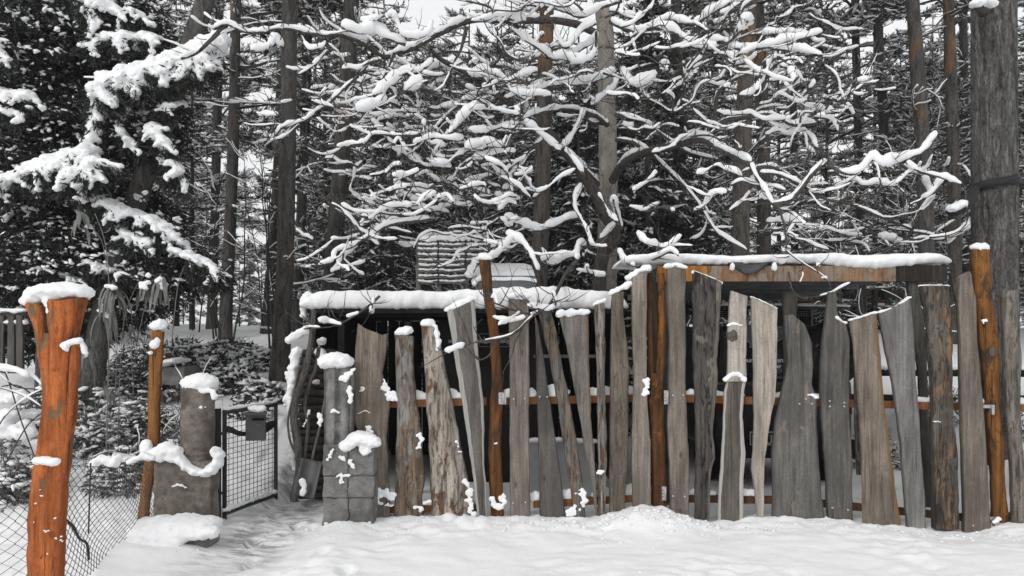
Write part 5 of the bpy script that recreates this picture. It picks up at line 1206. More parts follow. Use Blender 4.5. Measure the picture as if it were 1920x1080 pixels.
# thin bare saplings in the glade
mbs = []
for i in range(26):
    px = random.choice([random.uniform(300, 520), random.uniform(300, 520), random.uniform(1500, 1800), random.uniform(560, 700)]); d_ = random.uniform(12, 19); x = X(px, d_); g_ = ground(x, d_)
    t = thing('bare_sapling', 'thin leafless sapling among the trunks of the wood', 'sapling', (x, d_, g_ - .05), 'leafless saplings in the wood'); mb = MB(); P_ = [Vector((x, d_, g_ - .05))]; e = Vector((random.uniform(-.1, .1), 0, 1))
    for s_ in range(9): e = (e + Vector((random.uniform(-.15, .15), random.uniform(-.1, .1), .25))).normalized(); P_.append(P_[-1] + e * random.uniform(.35, .5))
    mb.tube(P_, [.02 * (1 - j / 11) for j in range(10)], 5)
    for s_ in range(14):
        j = random.randint(2, 8); f_ = Vector((random.uniform(-1, 1), random.uniform(-.6, .6), random.uniform(.1, .8))).normalized(); q = [P_[j]]
        for u_ in range(4): f_ = (f_ + Vector((random.uniform(-.3, .3), random.uniform(-.3, .3), random.uniform(-.2, .3)))).normalized(); q.append(q[-1] + f_ * .14)
        mb.tube(q, [.007, .006, .005, .004, .003], 3)
        if random.random() < .5: mb.tube([p + Vector((0, 0, .012)) for p in q], [.009] * 5, 4, 1)
    part('stem', mb, [TWIG, SNOWB], t)

# ================================================================ maple and its snow-laden limbs
def snow_on(mb, P_, rs, rb, m=1, seed=0.0, gap=-.55, k=9):
    """a rounded ridge of snow lying along a branch: drops off where the branch is steep"""
    n = len(P_); runs = [[]]
    for i, p in enumerate(P_):
        q = nz(p.x * 2.3 + seed, p.z * 2.3, p.y)
        tt = P_[min(i + 1, n - 1)] - P_[max(i - 1, 0)]
        if q < gap or abs(tt.z) > .93 * tt.length: runs.append([])
        else: runs[-1].append(i)
    for run in runs:
        if len(run) < 3: continue
        pts, rad = [], []
        for c_, i in enumerate(run):
            p = P_[i]; t = (P_[min(i + 1, n - 1)] - P_[max(i - 1, 0)]).normalized(); hz = math.sqrt(max(.05, 1 - t.z * t.z))
            u_ = c_ / (len(run) - 1); e = math.sqrt(max(0, 1 - abs(2 * u_ - 1) ** 9))
            r = rs * .78 * (.35 + .65 * hz) * max(.22, e) * (1 + .75 * nz(p.x * 5 + seed, p.z * 5, 4) + .35 * nz(p.x * 15, p.z * 15, seed))
            r = max(r, .006); pts.append(p + Vector((.35 * r * nz(p.x * 3, seed, 1), 0, rb * .6 + r * .72 * hz))); rad.append(r)
        mb.tube(pts, rad, k, m, lump=.34, sq=1.08, seed=seed, lf=20)
MT = thing('maple_tree', 'pale-trunked leafless maple in the centre with thick snow on every crooked limb', 'tree', (X(1138, 11.3), 11.3, ground(X(1138, 11.3), 11.3) - .1))
BK['beech'] = plain('pale_smooth_bark', (.19, .175, .155), .85, .35, 7)
m, nt, b = mat('maple_bark'); k = NB(nt); n1 = k.noise(k.map((1, 1, .6)), 6, 6, .65); n2 = k.noise(k.map((.5, .5, 2.5)), 14, 4, .6)
col = k.mix(k.ramp(n1, [(.3, 0), (.7, 1)]), (.105, .095, .085), (.33, .30, .265)); col = k.mix(k.ramp(n2, [(.60, 0), (.68, .8)]), col, (.045, .04, .036)); k.l(col, b.inputs['Base Color']); b.inputs['Roughness'].default_value = .85; k.bump(k.math('SUBTRACT', n1, n2), .6, .012, b); MB_ = m
LIMB = bark_mat('maple_limb_bark', (.085, .075, .068), (.042, .037, .034), sc_=1.6, bd=.006)
dt = 11.3; P_ = [W(1136, 640, dt), W(1137, 535, dt), W(1139, 430, dt), W(1140, 300, dt), W(1137, 150, dt), W(1135, 60, dt), W(1128, 0, dt), W(1118, -160, dt)]
P_.insert(0, Vector((P_[0].x, dt, ground(P_[0].x, dt) - .1)))
part('trunk', trunk_mesh(P_, .17, .11, 18, .06), MB_, MT)
def limb(pts, rs_px, r0_px, r1_px=1.2, d0=8.5, d1=None, tw=5, gap=-.6, twl=1.0, parent=None, snow=True):
    gap = max(gap, -.42); r0_px *= 1.25; r1_px *= 1.2; r0_px += .5
    """one limb traced as seen, depth running from d0 to d1, with side twigs; snow is its own sub-part"""
    d1 = d0 if d1 is None else d1; n = len(pts); V_ = []
    for i, (a, b_) in enumerate(pts):
        d_ = d0 + (d1 - d0) * i / (n - 1) + random.uniform(-.05, .05); V_.append(W(a, b_, d_))
    S_ = sm(V_, 7); n = len(S_); s_ = (d0 + d1) / 2 / F; r0, r1, rs = r0_px / 2 * s_, r1_px / 2 * s_, rs_px / 2 * s_
    rad = [r0 + (r1 - r0) * i / (n - 1) for i in range(n)]; mb = MB(); mb.tube(S_, rad, 7, lump=.18); snow_mb = MB(); sd = random.uniform(0, 50)
    if rs_px: snow_on(snow_mb, S_, rs, (r0 + r1) / 2, 0, sd, gap)
    for _ in range(int(tw * 2.6)):
        i = random.randint(int(n * .15), n - 2); t = (S_[i + 1] - S_[i]).normalized(); e = (t * random.uniform(.2, 1) + Vector((random.uniform(-1, 1), random.uniform(-.5, .5), random.uniform(-.5, .9)))).normalized()
        q = [S_[i]]; L = random.uniform(.12, .5) * twl; m_ = 7
        for u_ in range(m_): e = (e + Vector((random.uniform(-.3, .3), random.uniform(-.25, .25), random.uniform(-.12, .32)))).normalized(); q.append(q[-1] + e * L / m_)
        mb.tube(q, [.0065 * (1 - j / 9) for j in range(m_ + 1)], 4)
        if random.random() < .35 and abs(e.z) < .6: snow_on(snow_mb, sm(q, 2), random.uniform(.010, .026), .004, 0, random.uniform(0, 50), gap, 7)
        if random.random() < .5:
            j = random.randint(2, 5); e2 = (e + Vector((random.uniform(-1, 1), 0, random.uniform(-.6, .6)))).normalized(); q2 = [q[j] + e2 * .04 * z_ for z_ in range(4)]; mb.tube(q2, [.004, .0035, .003, .002], 3)
    o = part('limb', mb, LIMB, parent or MT)
    if snow_mb.v:
        q_ = part('limb_snow', snow_mb, SNOWB, o)
        if loose(q_.data) > 1: q_['kind'] = 'stuff'
    return S_
BT = thing('bare_tree', 'dark crooked leafless tree bending up and left in front of the pale maple trunk', 'tree', (X(1125, 11.0), 11.0, ground(X(1125, 11), 11) - .1))
random.seed(99)
# dark crooked stem with its drape of snow
limb([(1126, 640), (1124, 540), (1130, 480), (1152, 446), (1148, 425), (1132, 400), (1118, 365), (1098, 335), (1076, 305), (1058, 282), (1042, 262), (1022, 242), (985, 222), (955, 195), (915, 165), (880, 140), (845, 122), (822, 108), (805, 88)], 0, 24, 5, 11.0, 8.6, 4, parent=BT)
for pts, rs in (([(1158, 418), (1140, 398), (1122, 362)], 13), ([(1095, 330), (1075, 300), (1058, 280)], 15), ([(1050, 285), (1025, 262), (1005, 245), (982, 235)], 19), ([(980, 228), (955, 215), (925, 160), (898, 147)], 0), ([(905, 148), (880, 142), (850, 133), (822, 122)], 26), ([(880, 145), (908, 140), (925, 155), (945, 162), (968, 150), (990, 128)], 22)):
    if rs: limb(pts, rs, 5, 3, 9.0, 9.0, 2, parent=BT)
SPEC = [  # points, snow px, branch px start/end, depth start/end, twigs
 ([(1118, 62), (1080, 45), (1040, 38), (1000, 38), (960, 38), (900, 36), (860, 45), (830, 60), (800, 75), (775, 90), (745, 100), (722, 107), (700, 96), (676, 80), (655, 72), (640, 66)], 17, 13, 5, 10.6, 8.2, 10, MT),
 ([(640, 66), (610, 66), (575, 62), (545, 55), (515, 55), (495, 60), (460, 60), (425, 46), (400, 55)], 12, 5, 3, 8.2, 7.9, 8, MT),
 ([(425, 46), (395, 75), (370, 98), (340, 110)], 8, 8, 4, 8.0, 7.8, 2, MT),
 ([(760, 84), (735, 75), (700, 62), (670, 62), (640, 52)], 25, 5, 3, 8.3, 8.0, 2, MT), ([(808, 40), (803, 62), (780, 72), (758, 66), (742, 38), (728, 33)], 19, 4, 2, 8.3, 8.1, 2, MT), ([(720, 30), (700, 38), (678, 42)], 11, 3, 2, 8.1, 8.1, 1, MT),
 ([(985, 42), (950, 32), (915, 12), (875, 2)], 21, 5, 3, 8.5, 8.3, 3, MT), ([(530, 90), (515, 75), (500, 90), (470, 95)], 17, 3, 2, 8.0, 7.9, 2, MT), ([(565, 68), (580, 92), (600, 90), (610, 78)], 12, 3, 2, 8.0, 7.9, 2, MT), ([(615, 95), (585, 125), (560, 140)], 9, 3, 2, 8, 8, 2, MT),
 ([(715, 112), (690, 118), (672, 130), (650, 128), (632, 134)], 12, 4, 2, 8.2, 8.0, 2, MT), ([(665, 148), (640, 170), (615, 195), (590, 210), (570, 226), (545, 235), (525, 240)], 13, 5, 2, 8.1, 7.7, 5, MT), ([(610, 200), (600, 180), (612, 165)], 10, 3, 2, 7.9, 7.9, 1, MT), ([(625, 202), (605, 196), (590, 190)], 8, 3, 2, 7.9, 7.9, 1, MT),
 ([(528, 240), (515, 255), (500, 262)], 10, 3, 2, 7.7, 7.7, 2, MT), ([(530, 275), (518, 285), (505, 295)], 9, 3, 2, 7.7, 7.7, 1, MT), ([(520, 218), (500, 215), (485, 218)], 11, 2, 2, 7.8, 7.8, 1, MT),
 ([(812, 112), (785, 135), (755, 138), (738, 150), (722, 165), (700, 180)], 24, 6, 3, 8.4, 8.1, 3, MT), ([(800, 150), (768, 168), (735, 182), (700, 198), (670, 212)], 25, 5, 3, 8.3, 8.0, 3, MT), ([(740, 100), (730, 120), (715, 150)], 9, 6, 3, 8.4, 8.2, 2, MT),
 ([(875, 50), (865, 90), (852, 115)], 0, 6, 3, 8.5, 8.5, 1, MT),
 ([(915, 200), (892, 196), (872, 215), (855, 235), (842, 250)], 17, 4, 2, 8.3, 8.1, 3, MT), ([(975, 232), (935, 240), (905, 248), (878, 248)], 14, 4, 2, 8.6, 8.2, 3, MT), ([(952, 255), (938, 275), (905, 270), (872, 280)], 21, 4, 2, 8.4, 8.2, 2, MT), ([(868, 262), (840, 262), (810, 258), (775, 270)], 14, 4, 2, 8.2, 8.0, 3, MT),
 ([(940, 238), (965, 240), (975, 215), (965, 205)], 12, 3, 2, 8.4, 8.3, 2, MT), ([(785, 253), (760, 254), (732, 254)], 12, 4, 2, 8.1, 8.0, 2, MT), ([(732, 254), (700, 252), (680, 268), (655, 272), (632, 276)], 11, 3, 2, 8.0, 7.8, 4, MT), ([(765, 285), (748, 262), (738, 270)], 8, 3, 2, 8, 8, 1, MT),
 ([(785, 322), (762, 330), (738, 332)], 15, 3, 2, 8.0, 7.9, 2, MT), ([(752, 310), (735, 312), (722, 325)], 9, 3, 2, 8, 7.9, 2, MT), ([(912, 362), (908, 348), (885, 350), (862, 356)], 15, 4, 2, 8.2, 8.1, 2, MT), ([(962, 368), (955, 340), (935, 335)], 8, 3, 2, 8.2, 8.2, 1, MT), ([(770, 390), (745, 388), (715, 395), (692, 412)], 13, 4, 2, 8.0, 7.8, 3, MT),
 ([(815, 370), (795, 372), (780, 385)], 19, 3, 2, 8.1, 8.0, 2, MT), ([(805, 412), (778, 415), (752, 418), (722, 425), (700, 438), (680, 450), (655, 465), (630, 472), (622, 490), (600, 498), (584, 498)], 14, 6, 3, 8.2, 7.4, 6, MT), ([(682, 445), (662, 415), (640, 392), (622, 382)], 9, 4, 2, 7.9, 7.7, 3, MT), ([(645, 470), (643, 485), (645, 495)], 8, 3, 2, 7.6, 7.6, 0, MT),
 ([(765, 350), (742, 355), (715, 362), (695, 372)], 11, 3, 2, 8.0, 7.9, 2, MT), ([(850, 380), (838, 368), (820, 372)], 12, 3, 2, 8, 8, 1, MT), ([(998, 318), (985, 328), (972, 342)], 13, 3, 2, 8.5, 8.4, 1, MT), ([(1028, 352), (1010, 360), (985, 355)], 9, 3, 2, 8.5, 8.4, 2, MT), ([(968, 385), (950, 378), (935, 395)], 15, 3, 2, 8.3, 8.3, 1, MT),
 ([(1118, 60), (1112, 78), (1090, 92), (1062, 108), (1035, 112), (1015, 95), (980, 72), (958, 55)], 19, 5, 3, 9.2, 8.6, 3, MT), ([(1165, 2), (1125, 15), (1090, 32), (1060, 22), (1015, 10)], 19, 6, 3, 9.2, 8.8, 3, MT), ([(1035, 35), (1045, 65), (1062, 90), (1090, 60), (1118, 45)], 15, 5, 3, 9, 8.8, 2, MT),
 ([(1145, 40), (1175, 55), (1205, 62), (1232, 45), (1260, 38), (1300, 46), (1330, 28), (1370, 5)], 18, 8, 3, 9.8, 8.8, 4, MT), ([(1195, 62), (1230, 52), (1268, 62), (1295, 85), (1335, 92), (1365, 80), (1392, 55), (1402, 40)], 19, 6, 3, 9.2, 8.6, 4, MT), ([(1322, 82), (1355, 78), (1385, 92), (1430, 90), (1470, 80), (1505, 72), (1542, 62)], 17, 6, 2, 9.0, 8.3, 5, MT),
 ([(1288, 135), (1308, 115), (1345, 102), (1382, 112)], 17, 5, 3, 9.0, 8.7, 2, MT), ([(1165, 128), (1178, 152), (1205, 160), (1232, 140)], 24, 4, 2, 9.2, 8.9, 2, MT), ([(1118, 60), (1115, 95), (1098, 115), (1062, 115)], 22, 4, 2, 9, 8.8, 1, MT),
 ([(1155, 135), (1118, 150), (1090, 158), (1050, 158), (1015, 165), (995, 172)], 18, 6, 3, 9.8, 8.7, 3, MT), ([(1138, 235), (1118, 218), (1085, 208), (1050, 205), (1010, 212), (978, 225)], 13, 7, 3, 10.6, 9, 3, MT), ([(1158, 140), (1150, 165), (1130, 182), (1108, 198)], 16, 5, 3, 9.8, 9.2, 2, MT),
 ([(1095, 205), (1085, 230), (1065, 265), (1050, 280)], 15, 5, 3, 9.8, 9.4, 1, BT), ([(1120, 345), (1095, 318), (1065, 290)], 13, 9, 5, 11, 9.6, 1, MT), ([(1140, 232), (1110, 230), (1098, 222)], 16, 6, 4, 10.8, 9.8, 1, MT),
 ([(1146, 342), (1160, 318), (1180, 298), (1205, 288), (1240, 278), (1275, 270), (1305, 262), (1328, 265), (1350, 280), (1380, 295), (1408, 308)], 16, 15, 7, 11.2, 8.3, 6, MT), ([(1408, 308), (1418, 330), (1432, 352), (1450, 385)], 14, 7, 4, 8.3, 8.0, 3, MT),
 ([(1450, 385), (1478, 378), (1500, 355), (1525, 325), (1550, 305)], 13, 9, 6, 8.0, 7.9, 3, MT), ([(1550, 305), (1575, 322), (1605, 325), (1635, 300), (1662, 310), (1690, 302), (1722, 288), (1740, 270), (1756, 248)], 19, 5, 3, 7.9, 7.6, 5, MT), ([(1700, 305), (1725, 322), (1755, 330), (1785, 340), (1802, 346)], 12, 4, 2, 7.7, 7.6, 2, MT), ([(1735, 318), (1712, 320), (1695, 330), (1680, 345)], 11, 3, 2, 7.7, 7.7, 2, MT),
 ([(1425, 325), (1460, 328), (1500, 345), (1520, 362)], 11, 5, 2, 8.2, 8.0, 4, MT), ([(1450, 388), (1485, 400), (1510, 422)], 11, 4, 2, 8.0, 8.0, 3, MT), ([(1390, 325), (1440, 312), (1480, 330), (1540, 370), (1600, 385), (1660, 410), (1710, 430)], 8, 6, 3, 9, 8.6, 8, MT),
 ([(1155, 262), (1190, 268), (1220, 288), (1255, 320), (1285, 350), (1315, 388), (1345, 435), (1400, 470)], 9, 7, 3, 11.1, 9.2, 7, MT), ([(1155, 215), (1200, 225), (1245, 255), (1290, 285), (1345, 300)], 8, 7, 3, 11.1, 9.6, 6, MT), ([(1232, 322), (1212, 342), (1186, 358)], 13, 3, 2, 9.2, 9.0, 1, MT), ([(1265, 398), (1240, 388), (1212, 396), (1180, 388)], 10, 4, 2, 9.2, 9.0, 2, MT),
 ([(1195, 435), (1212, 455), (1232, 462), (1252, 462), (1278, 442)], 15, 3, 2, 7.9, 7.8, 2, MT), ([(1285, 160), (1275, 190), (1262, 210), (1262, 185), (1250, 175)], 11, 4, 2, 9.2, 9, 2, MT), ([(1340, 240), (1362, 226), (1400, 220), (1440, 215), (1462, 222), (1490, 235), (1530, 232)], 8, 8, 4, 9.2, 8.7, 5, MT), ([(1340, 240), (1342, 200), (1348, 172), (1372, 152), (1400, 140), (1430, 128)], 8, 7, 3, 9.2, 8.7, 4, MT), ([(1335, 238), (1320, 225), (1300, 205), (1298, 190)], 11, 3, 2, 9.2, 9.0, 1, MT),
 ([(1345, 100), (1375, 120), (1382, 105), (1420, 90)], 15, 3, 2, 8.8, 8.6, 2, MT), ([(1300, 115), (1270, 122), (1240, 122), (1235, 150)], 11, 3, 2, 9.0, 8.9, 2, MT), ([(1182, 62), (1192, 95), (1198, 125)], 10, 3, 2, 9.2, 9.0, 2, MT), ([(1400, 60), (1392, 20), (1410, 2)], 11, 5, 3, 8.8, 8.6, 2, MT), ([(1440, 90), (1480, 95), (1500, 95), (1542, 105)], 14, 4, 2, 8.6, 8.3, 3, MT),
 ([(1462, 125), (1490, 130), (1505, 152)], 12, 3, 2, 8.6, 8.5, 2, MT), ([(1470, 155), (1490, 175), (1512, 190)], 11, 3, 2, 8.6, 8.5, 2, MT), ([(1500, 230), (1505, 212), (1525, 212)], 9, 3, 2, 8.6, 8.5, 1, MT), ([(1090, 345), (1078, 385), (1100, 430), (1110, 462)], 16, 5, 3, 9.2, 8.7, 2, BT), ([(1150, 425), (1135, 440), (1110, 462), (1085, 462), (1080, 490)], 16, 8, 4, 10.5, 8.5, 2, BT),
 ([(1090, 408), (1062, 412), (1035, 425), (1005, 432), (972, 420), (948, 412)], 18, 5, 3, 9.2, 8.3, 3, BT), ([(965, 400), (960, 422), (945, 415)], 20, 3, 2, 8.4, 8.3, 0, BT), ([(948, 440), (975, 452), (992, 470), (1000, 485), (1010, 508)], 15, 4, 2, 8.2, 8.0, 1, BT), ([(960, 448), (935, 475), (910, 490)], 17, 4, 2, 8.2, 7.6, 2, BT),
 ([(1165, 430), (1155, 395), (1150, 375)], 14, 5, 3, 10, 9.6, 1, MT), ([(1085, 480), (1055, 485), (1035, 495), (1020, 490)], 20, 6, 3, 8.6, 8.0, 2, BT), ([(1135, 520), (1105, 512), (1100, 500)], 13, 4, 2, 8.6, 8.4, 1, BT), ([(1185, 512), (1205, 494), (1230, 484), (1258, 472), (1272, 480)], 15, 5, 2, 7.6, 7.2, 2, BT), ([(1160, 470), (1172, 490), (1190, 500)], 12, 4, 2, 7.8, 7.4, 1, BT),
 ([(1080, 490), (1060, 515), (1045, 545), (1035, 565), (1018, 582), (1000, 592)], 0, 7, 3, 8.4, 6.7, 3, BT), ([(1035, 548), (1042, 570), (1030, 582), (1005, 578), (990, 575)], 13, 4, 2, 6.8, 6.7, 2, BT), ([(1000, 592), (985, 605), (965, 625), (935, 635), (900, 640), (870, 648), (845, 655)], 5, 4, 2, 6.7, 6.6, 1, BT), ([(870, 650), (850, 656), (835, 662)], 13, 2, 2, 6.6, 6.6, 0, BT), ([(985, 592), (985, 600), (975, 625), (966, 640)], 0, 2, 2, 6.7, 6.6, 0, BT),
 ([(1000, 590), (975, 585), (945, 575), (915, 562), (900, 548)], 0, 3, 2, 6.8, 6.7, 1, BT), ([(932, 570), (928, 555), (922, 560)], 9, 2, 2, 6.75, 6.75, 0, BT), ([(930, 640), (918, 665), (900, 675), (893, 672)], 0, 2.5, 1.5, 6.65, 6.65, 0, BT),
 ([(712, 555), (690, 575), (660, 595), (632, 610), (600, 615), (572, 617)], 0, 4, 2, 7.3, 7.2, 1, MT), ([(640, 610), (618, 606), (600, 606)], 12, 2, 2, 7.15, 7.15, 0, MT), ([(600, 615), (580, 614), (570, 617)], 6, 2, 2, 7.2, 7.2, 0, MT), ([(700, 560), (698, 575), (697, 590)], 11, 2, 2, 7.3, 7.3, 0, MT), ([(645, 605), (628, 595), (622, 580)], 0, 2, 1.5, 7.3, 7.3, 0, MT),
 ([(1460, 388), (1472, 430), (1475, 470), (1480, 520), (1490, 550), (1515, 562)], 0, 3.5, 1.5, 7.9, 7.1, 3, MT), ([(1475, 470), (1500, 490), (1540, 515), (1545, 522)], 3, 2, 1.5, 7.4, 7.1, 1, MT),
]
for s_ in SPEC: limb(s_[0], s_[1], s_[2], s_[3], s_[4], s_[5], s_[6] + 1, parent=s_[7])
# finer filling branches between the traced limbs
for _ in range(230):
    zone = random.random()
    if zone < .45: px, py = random.uniform(640, 1010), random.uniform(100, 470)
    elif zone < .85: px, py = random.uniform(960, 1560), random.uniform(-10, 260)
    else: px, py = random.uniform(1200, 1780), random.uniform(240, 470)
    d_ = random.uniform(8.2, 10.2); a = random.uniform(-.5, .5) + (math.pi if px < 1130 else 0); n = random.randint(4, 6); pts = [(px, py)]; L = random.uniform(14, 26)
    for u_ in range(n): a += random.uniform(-.7, .7); pts.append((pts[-1][0] + math.cos(a) * L, pts[-1][1] + math.sin(a) * L * .8 + (random.uniform(-6, 4))))
    limb(pts, random.choice((0, 6, 7, 9, 11, 15)), 3.0, 1.4, d_, d_ - random.uniform(0, .4), 3, gap=-.3, parent=MT)

# ================================================================ hemlock on the left with laden boughs
HK = thing('hemlock_tree', 'dark hemlock with heavy lobed snow pads on drooping boughs at the left', 'tree', (X(90, 9.6), 9.6, ground(X(90, 9.6), 9.6) - .1))
mb = trunk_mesh([Vector((X(90, 9.6), 9.6, .2)), W(95, 400, 9.6), W(90, 100, 9.6), W(85, -250, 9.6)], .16, .08, 12); part('trunk', mb, BK['grey'], HK)
# dark inner foliage as needle sprays
def needles_cloud(name, specs, parent, size=.13, mat_=None):
    """specs: (px, py, rx, ry, d, rd, count)"""
    P, D = [], []
    for px, py, rx, ry, d_, rd, n in specs:
        u_ = rng.normal(size=(n // 8, 3)); u_ = unit(u_) * rng.random((n // 8, 1)) ** .4; s_ = d_ / F; c = np.array(W(px, py, d_))
        base = c + u_ * np.array([rx * s_, rd, ry * s_]); dr = rng.normal(size=(len(base), 3)) * np.array([1, .8, .25]); dr[:, 2] -= .35; dr = unit(dr)
        for q in range(8): P.append(base + dr * (q * size * .28)); D.append(dr + rng.normal(0, .55, dr.shape))
    P = np.concatenate(P); D = np.concatenate(D); n = len(P); v, f = cards(P, D, rng.uniform(.5, 1.1, n) * size, rng.uniform(.6, 1.2, n) * size * .10)
    dn = rng.random(n) < .13; Dd = D[dn] * np.array([1, 1, .4]); v2, f2 = cards(P[dn] + np.array([0, 0, .008]), Dd, rng.uniform(.3, .7, len(Dd)) * size, rng.uniform(.8, 1.6, len(Dd)) * size * .12)
    me = combine(name, [(v, f, 0), (v2, f2, 1)], [mat_ or NEEDLE, SNOWB]); me.transform(__import__('mathutils').Matrix.Translation(-Vector(rootloc(parent)))); return link(name, me, parent)
needles_cloud('foliage', [(60, 60, 150, 110, 9.7, .8, 26000), (40, 220, 140, 90, 9.6, .8, 22000), (70, 330, 140, 80, 9.6, .8, 20000), (80, 470, 160, 80, 9.5, .8, 24000), (240, 420, 90, 80, 10.0, .4, 14000), (270, 230, 80, 90, 10.0, .4, 9000), (240, 60, 60, 70, 9.9, .4, 8000), (180, 560, 150, 50, 9.6, .6, 14000), (330, 500, 60, 40, 9.2, .5, 6000), (-60, 300, 120, 300, 9.7, .8, 14000), (60, 620, 130, 40, 9.9, .4, 9000)], HK, .13)
random.seed(5)
def bough(pts, r, d_, n, side=2.2, dr=.12, bark=True, lobes=True, sub=6):
    """a laden bough: a spine, side shoots fanning down from it, each heaped with joined snow lobes, needles below"""
    n = int(n * 1.25); side *= 1.3; r *= 1.1
    P_ = sm([Vector((a, b_, 0)) for a, b_ in pts], 6); el = []; mb = MB(); nP, nD = [], []
    spine = [W(p.x, p.y + r * .5, d_) for p in P_]; mb.tube(spine, [.022 - .016 * i / len(spine) for i in range(len(spine))], 6)
    for i in range(n):
        q = P_[int(i / n * (len(P_) - 1))]; k_ = r * random.uniform(.55, 1.0); el.append(pb(q.x + random.uniform(-r, r) * .4, q.y + random.uniform(-r, r) * .25, d_ + random.uniform(-dr, dr), k_, k_ * .62, k_ * d_ / F * 1.3))
    for i in range(int(n * .7)):
        q = P_[int(random.random() * (len(P_) - 1))]; a = random.uniform(.15, 2.9) ; L = r * side * random.uniform(.5, 1.2); m_ = random.randint(3, sub); dd = d_ + random.uniform(-dr, dr * .6) * 1.5
        for s_ in range(m_):
            f_ = (s_ + .6) / m_; x = q.x + math.cos(a) * L * f_; y = q.y + abs(math.sin(a)) * L * f_ * (.55 + .45 * f_); k_ = r * (.62 - .26 * f_) * random.uniform(.8, 1.25)
            if random.random() < .93: el.append(pb(x, y, dd - .05 * f_, k_, k_ * .68, k_ * d_ / F * 1.2))
            b_ = np.array(W(x, y + k_ * 1.1, dd)); cnt = 24; nP.append(b_ + rng.normal(0, r * .35 * d_ / F, (cnt, 3))); v_ = rng.normal(0, .6, (cnt, 3)); v_[:, 0] += math.cos(a); v_[:, 2] -= .9; nD.append(v_)
    o = part('bough', mb, TWIG, HK)
    P2 = np.concatenate(nP); D2 = np.concatenate(nD); v, f = cards(P2, D2, rng.uniform(.05, .13, len(P2)), rng.uniform(.006, .012, len(P2)))
    me = combine('needles', [(v, f, 0)], [NEEDLE]); me.transform(__import__('mathutils').Matrix.Translation(-Vector(rootloc(HK)))); link('needles', me, o)
    blob('snow_pad', el, o, .017, .22, SNOW, None, 2, 2)
bough([(405, 78), (375, 95), (340, 108), (300, 122), (262, 130), (232, 142), (200, 160), (188, 178)], 21, 8.7, 60, 1.5)
bough([(375, 125), (340, 122), (300, 135)], 17, 8.7, 22, 1.6)
bough([(292, 72), (260, 68), (225, 66), (195, 72), (165, 82)], 13, 9.0, 30, 2.2)
bough([(195, 175), (185, 205), (180, 230), (172, 255), (165, 275)], 14, 8.8, 24, 1.2)
bough([(170, 280), (140, 290), (105, 300), (70, 312), (30, 330), (-20, 350)], 16, 8.6, 52, 2.3)
bough([(170, 300), (150, 320), (125, 335)], 17, 8.55, 24, 2.2)
bough([(288, 235), (300, 262), (318, 292), (338, 325), (348, 340)], 14, 8.8, 26, 1.5)
bough([(345, 195), (320, 198), (300, 205)], 9, 8.8, 10, 1.5)
bough([(180, 372), (215, 385), (250, 400), (285, 412), (310, 425)], 13, 8.8, 40, 2.2)
bough([(215, 420), (245, 440), (275, 452), (265, 435)], 12, 8.8, 22, 2)
bough([(300, 425), (325, 440), (345, 460)], 12, 8.8, 20, 1.6)
bough([(325, 470), (350, 478), (380, 488), (400, 505), (405, 520)], 12, 8.7, 28, 1.8)
bough([(160, 490), (190, 500), (220, 510), (245, 520)], 9, 8.9, 20, 2)
bough([(60, 500), (95, 508), (130, 520), (165, 530)], 8, 9.0, 14, 2)
bough([(-30, 75), (0, 95), (15, 130)], 13, 8.8, 12, 1.5)
bough([(-20, 170), (10, 175), (35, 180), (55, 178)], 15, 8.8, 22, 1.8)
bough([(-10, 200), (20, 205), (45, 225)], 12, 8.8, 14, 1.5)
bough([(150, -10), (175, 15), (180, 50)], 12, 9.0, 20, 1.5)
bough([(185, 0), (210, 15), (235, 35)], 13, 9.0, 18, 1.5)
bough([(240, 15), (262, 28), (285, 48)], 8, 9.0, 12, 1.6)
bough([(15, 15), (40, 35), (60, 30)], 6, 9.1, 8, 1.8); bough([(95, 95), (115, 92)], 6, 9.1, 5, 1.8); bough([(90, 215), (120, 205), (140, 220)], 6, 9.1, 7, 2); bough([(0, 410), (25, 400)], 7, 9, 6, 2); bough([(230, 120), (240, 180), (232, 240)], 7, 9, 9, 1.6); bough([(225, 245), (250, 270), (262, 290)], 9, 8.8, 12, 1.4)

# snow dust caught all through the hemlock
P = []
for px, py, rx, ry, d_, n in ((60, 60, 150, 100, 9.1, 420), (60, 230, 150, 90, 9.0, 300), (100, 340, 150, 80, 9.0, 300), (90, 480, 170, 80, 8.95, 420), (250, 420, 100, 90, 9.0, 420), (270, 230, 80, 90, 9.2, 320), (240, 60, 70, 70, 9.2, 280), (180, 560, 170, 40, 9.1, 260), (330, 500, 70, 40, 8.9, 160)):
    u_ = unit(rng.normal(size=(n, 3))) * rng.random((n, 1)) ** .5; c = np.array(W(px, py, d_)); s_ = d_ / F; cl = unit(rng.normal(size=(n // 7 + 1, 3))) * rng.random((n // 7 + 1, 1)) ** .5
    u_ = cl[rng.integers(0, len(cl), n)] + u_ * np.array([.12, .12, .05]); u_ = u_[: n * 2 // 5]; P.append(c + u_ * np.array([rx * s_, .35, ry * s_]))
P = np.concatenate(P); k_ = len(P); D = rng.normal(size=(k_, 3)) * np.array([1, .7, .35]); v, f = blobs(P, D, rng.uniform(.02, .06, k_), rng.uniform(.012, .03, k_), rng.uniform(.010, .022, k_), True)
me = combine('snow_dust', [(v, f, 0)], [SNOWB]); me.transform(__import__('mathutils').Matrix.Translation(-HK.location)); link('snow_dust', me, HK)['kind'] = 'stuff'
